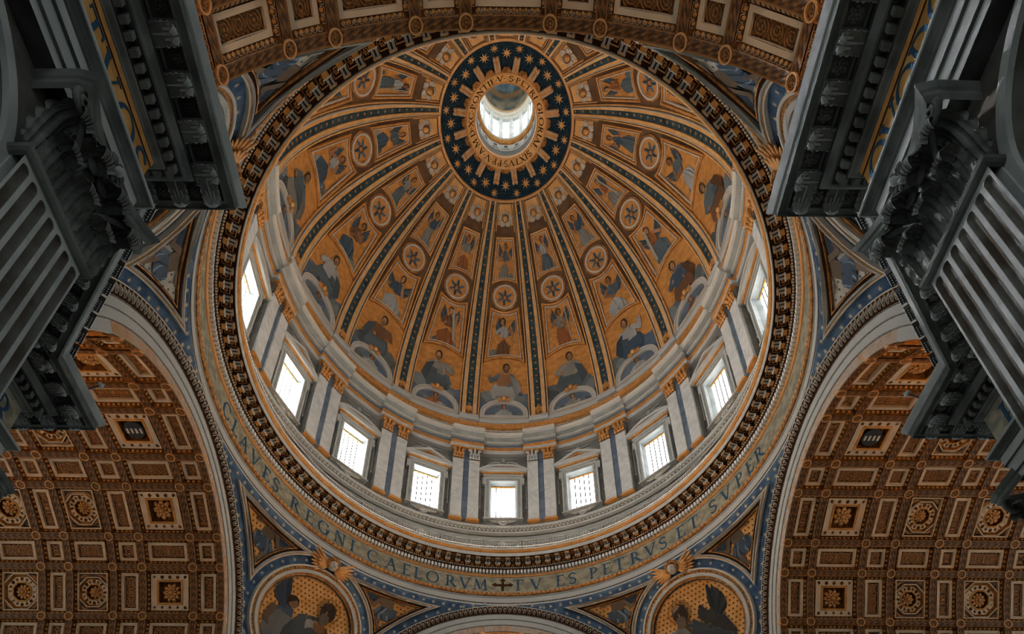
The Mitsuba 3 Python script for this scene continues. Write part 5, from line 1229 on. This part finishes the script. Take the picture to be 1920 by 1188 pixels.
        # astragal
        pr = [(0, 22.12), (.10, 22.14), (.18, 22.2), (.22, 22.3), (.18, 22.4), (.10, 22.45), (.1, 22.5), (0, 22.52)]
        pl = [(-hw_, -.7), (-hw_, 0), (hw_, 0), (hw_, -.7)]; V, F = [], []
        nrm = [(-1, 0), (-1, 1), (1, 1), (1, 0)]
        G = np.array([[(p[0] + m[0] * d, z, p[1] + m[1] * d) for d, z in pr] for p, m in zip(pl, nrm)]).reshape(-1, 3)
        part('astragal', t, (fm(G[:, 0], G[:, 1], G[:, 2]), grid_faces(4, len(pr))), 'm_stonelight' if not full else 'm_stone')
        cp = part('capital', t, solid(box(-1.42, 22.4, 1.42, 25.1), fm, -.7, .06), 'm_stone')
        L = [(x, 22.45, 1.45, .50, .04, 1.0) for x in (-1.0, 0, 1.0)] + [(x, 22.5, 2.45, .56, .02, 1.0) for x in (-.52, .52)] + [(x, 22.5, 2.35, .5, -.05, 1.0) for x in (-1.5, 1.5)] + [(x, 23.6, 1.35, .34, .16, .9) for x in (-.95, .95)]
        for i, (x, z0, H, W, h0, cu) in enumerate(L):
            v, f = acanthus(H, W, i, cu); part('acanthus_leaf', cp, (fm(x + v[:, 0], z0 + v[:, 1], h0 + v[:, 2] * 1.0), f), 'm_stone', True)
        for s in (-1, 1):
            for (x0, z0, x1, z1, R, h1) in ((.55, 23.6, 1.72, 24.75, .36, .72), (.5, 23.7, .32, 24.75, .22, .34)):
                tt = np.linspace(0, 1, 12); st_ = np.stack([x0 + (x1 - x0) * tt ** 1.4, z0 + (z1 - z0 + R) * tt, .1 + (h1 - .1) * tt], 1); sg = 1 if x1 > x0 else -1
                th = np.linspace(math.pi / 2, math.pi / 2 - sg * 4.2 * math.pi, 44); rr = R * np.linspace(1, .16, 44); sp = np.stack([x1 + rr * np.cos(th), z1 + rr * np.sin(th), np.full(44, h1) + .1 * np.linspace(0, 1, 44)], 1)
                P_ = np.vstack([st_, sp[1:]]); v, f = tube(P_, np.concatenate([np.linspace(.06, .10, 12), np.linspace(.10, .06, 43)]), 7); part('volute', cp, (fm(s * v[:, 0], v[:, 1], v[:, 2]), f), 'm_stone', True)
        q = np.linspace(-1, 1, 25); ab = lambda g, e: [(2.0 * k * (1 + e), (.42 + .62 * k * k + e)) for k in q]
        layers = [(25.0, -.10), (25.12, 0), (25.3, .02), (25.36, .08), (25.56, .16), (25.6, .16)]
        G = []
        for z, e in layers: G += [(-2.1 - e, z, -.7), (-2.12 - e, z, .62)] + [(2.02 * k * (1 + e * .45), z, .40 + .62 * k * k + e) for k in q] + [(2.12 + e, z, .62), (2.1 + e, z, -.7)]
        G = np.array(G, float); n = len(q) + 4
        aba = part('abacus', cp, (fm(G[:, 0], G[:, 1], G[:, 2]), grid_faces(len(layers), n)), 'm_stone')
        bot = G[:n]; part('abacus_soffit', cp, (fm(bot[:, 0], bot[:, 1], bot[:, 2]), trimesh.creation.triangulate_polygon(Polygon(bot[:, [0, 2]]), engine='earcut')[1]), 'm_stonedark') if len(trimesh.creation.triangulate_polygon(Polygon(bot[:, [0, 2]]), engine='earcut')[0]) == n else None
        fl = lambda a, b, c: fm(np.asarray(a), 25.2 + np.asarray(b) * .86 + np.asarray(c) * -.35, .62 + np.asarray(c) * .9 + np.asarray(b) * .3)
        fk = part('fleuron', cp, rosette(None, fl, 0, 0, .62, 0, 9), 'm_stone', True)
        v, f = ell((0, 0, .3), (.14, .2, .16), 1); part('bud', fk, (fl(v[:, 0], v[:, 1], v[:, 2]), f), 'm_stonelight', True)
    fn = lambda u, v, h: np.stack([sx * (12.5 - np.asarray(h)), -23.97 + np.asarray(u, float), np.asarray(v, float)], -1)
    pilaster(fn, True, f'{dl} giant fluted pilaster with leafy capital under the gold frieze')
    ft = lambda u, v, h: np.stack([sx * (23.97 - np.asarray(u, float)), -12.5 + np.asarray(h), np.asarray(v, float)], -1)
    pilaster(ft, False, f'giant pilaster on the back of the {dl} pier, only its capital edge showing')
    # floodlights along the oblique cornice
    f2, L2 = seg_frame(2, sx)
    n = 12
    for i in range(n):
        u = -1.3 + (i + .5) * (L2 + 2.0) / n
        fb = lambda a, b, c, u=u: f2(u + np.asarray(a), np.asarray(b), np.asarray(c))
        t = thing('floodlight', f'black floodlight with two rows of white lamps on the edge of the {dl} oblique cornice', 'floodlight', f'floodlights on the {dl} oblique cornice')
        part('housing', t, solid(box(-.36, 32.16, .36, 32.42), fb, 2.22, 2.5, None, True), 'm_black')
        part('bracket', t, cat(*[solid(box(q - .03, 31.95, q + .03, 32.2), fb, 2.24, 2.32) for q in (-.25, .25)]), 'm_grey')
        ld = [(lambda e: (fb(e[0][:, 0], e[0][:, 1], e[0][:, 2]), e[1]))(ell((-.27 + .135 * j, 32.23 + .11 * k, 2.5), (.035, .035, .03), 1)) for j in range(5) for k in range(2)]
        ld += [(lambda e: (fb(e[0][:, 0], e[0][:, 1], e[0][:, 2]), e[1]))(ell((-.27 + .135 * j, 32.15, 2.28 + .12 * k), (.03, .03, .03), 1)) for j in range(5) for k in range(2)]
        part('lamps', t, cat(*ld), 'm_led', stuff=True)
mat('m_led', (0.85, 0.85, 0.82))
scene['m_led_emit'] = scene.pop('m_led'); 
scene['m_led'] = scene.pop('m_led_emit')
pier('left', -1); pier('right', 1)
# two spot lamps on rods at the transept cornices
for sx, nm in ((-1, 'shaded'), (1, 'sunlit')):
    t = thing('spot_lamp', f'small white spot lamp on a rod above the transept cornice of the {nm} pier', 'lamp')
    o = np.array([sx * 19.9, -12.0, 32.6]); part('head', t, cat(ell(o, (.12, .2, .11), 2), ell(o + np.array([sx * -.05, .08, .16]), (.07, .07, .07), 1)), 'm_white', True)
    part('rod', t, tube([o, o + np.array([sx * .3, -.2, -.6])], .04), 'm_black')

# ------------------------------------------------------------------ lamps hidden on the cornices, and the floor
def strip(name, lab, P, w, L, up=(0, 0, 1)):
    P = np.asarray(P, float); d = np.gradient(P, axis=0); d /= np.linalg.norm(d, axis=1, keepdims=True); n = np.cross(d, up); n /= np.linalg.norm(n, axis=1, keepdims=True)
    k = thing(name, lab, 'lamp'); V = np.vstack([P - n * w / 2, P + n * w / 2]).reshape(2, -1, 3).transpose(1, 0, 2).reshape(-1, 3); f = grid_faces(len(P), 2)
    a = V[f[0]]; 
    if np.cross(a[1] - a[0], a[2] - a[0]) @ np.asarray(up, float) < 0: f = f[:, ::-1]
    part('housing', k, (V - np.asarray(up) * .12, f), 'm_black'); g = part('lamp_face', k, (V, f), 'm_white'); scene[g]['emitter'] = {'type': 'area', 'radiance': rgb(L)}
VL = LAMPS['vault']
for sx, nm in ((-1, 'dark'), (1, 'sunlit')):
    strip('cornice_lamp', f'long lamp lying on the transept cornice of the {nm} pier', [(sx * x, -11.6, 32.2) for x in np.linspace(23, 44, 8)], .5, VL)
    strip('cornice_lamp', f'long lamp lying on the nave cornice of the {nm} pier', [(sx * 11.6, y, 32.2) for y in np.linspace(-40, -23.5, 8)], .5, LAMPS['nave'])
a = np.radians(np.linspace(0, 360, 97)); k = thing('ring_lamp', 'ring of lamps on the gallery floor round the foot of the drum', 'lamp')
part('housing', k, rev([(20.62, 54.07), (20.8, 54.54), (20.95, 54.07)], 0, 360, 97), 'm_black'); g = part('lamp_face', k, rev([(20.58, 54.1), (20.74, 54.54)], 0, 360, 97), 'm_white'); scene[g]['emitter'] = {'type': 'area', 'radiance': rgb(LAMPS['dome'])}
strip('cornice_lamp', 'lamp on the cornice behind the arch below the dome', [(x, 26.0, 32.2) for x in np.linspace(-10, 10, 5)], 1.0, LAMPS['far'])
fl = struct('floor', 'pale stone floor'); put(fl, (np.array([[-60, -70, -1.6], [60, -70, -1.6], [60, 60, -1.6], [-60, 60, -1.6.real]], float), np.array([[0, 1, 2], [0, 2, 3]])), 'm_floor')
o = np.array([-18.0, 6.5, 63.0]); tg = np.array([14.0, -22.5, 27.5])
scene['sunbeam'] = {'type': 'spot', 'to_world': T().look_at(origin=o.tolist(), target=tg.tolist(), up=[0, 0, 1]), 'intensity': rgb(LAMPS['sun']), 'cutoff_angle': 9.0, 'beam_width': 8.0}
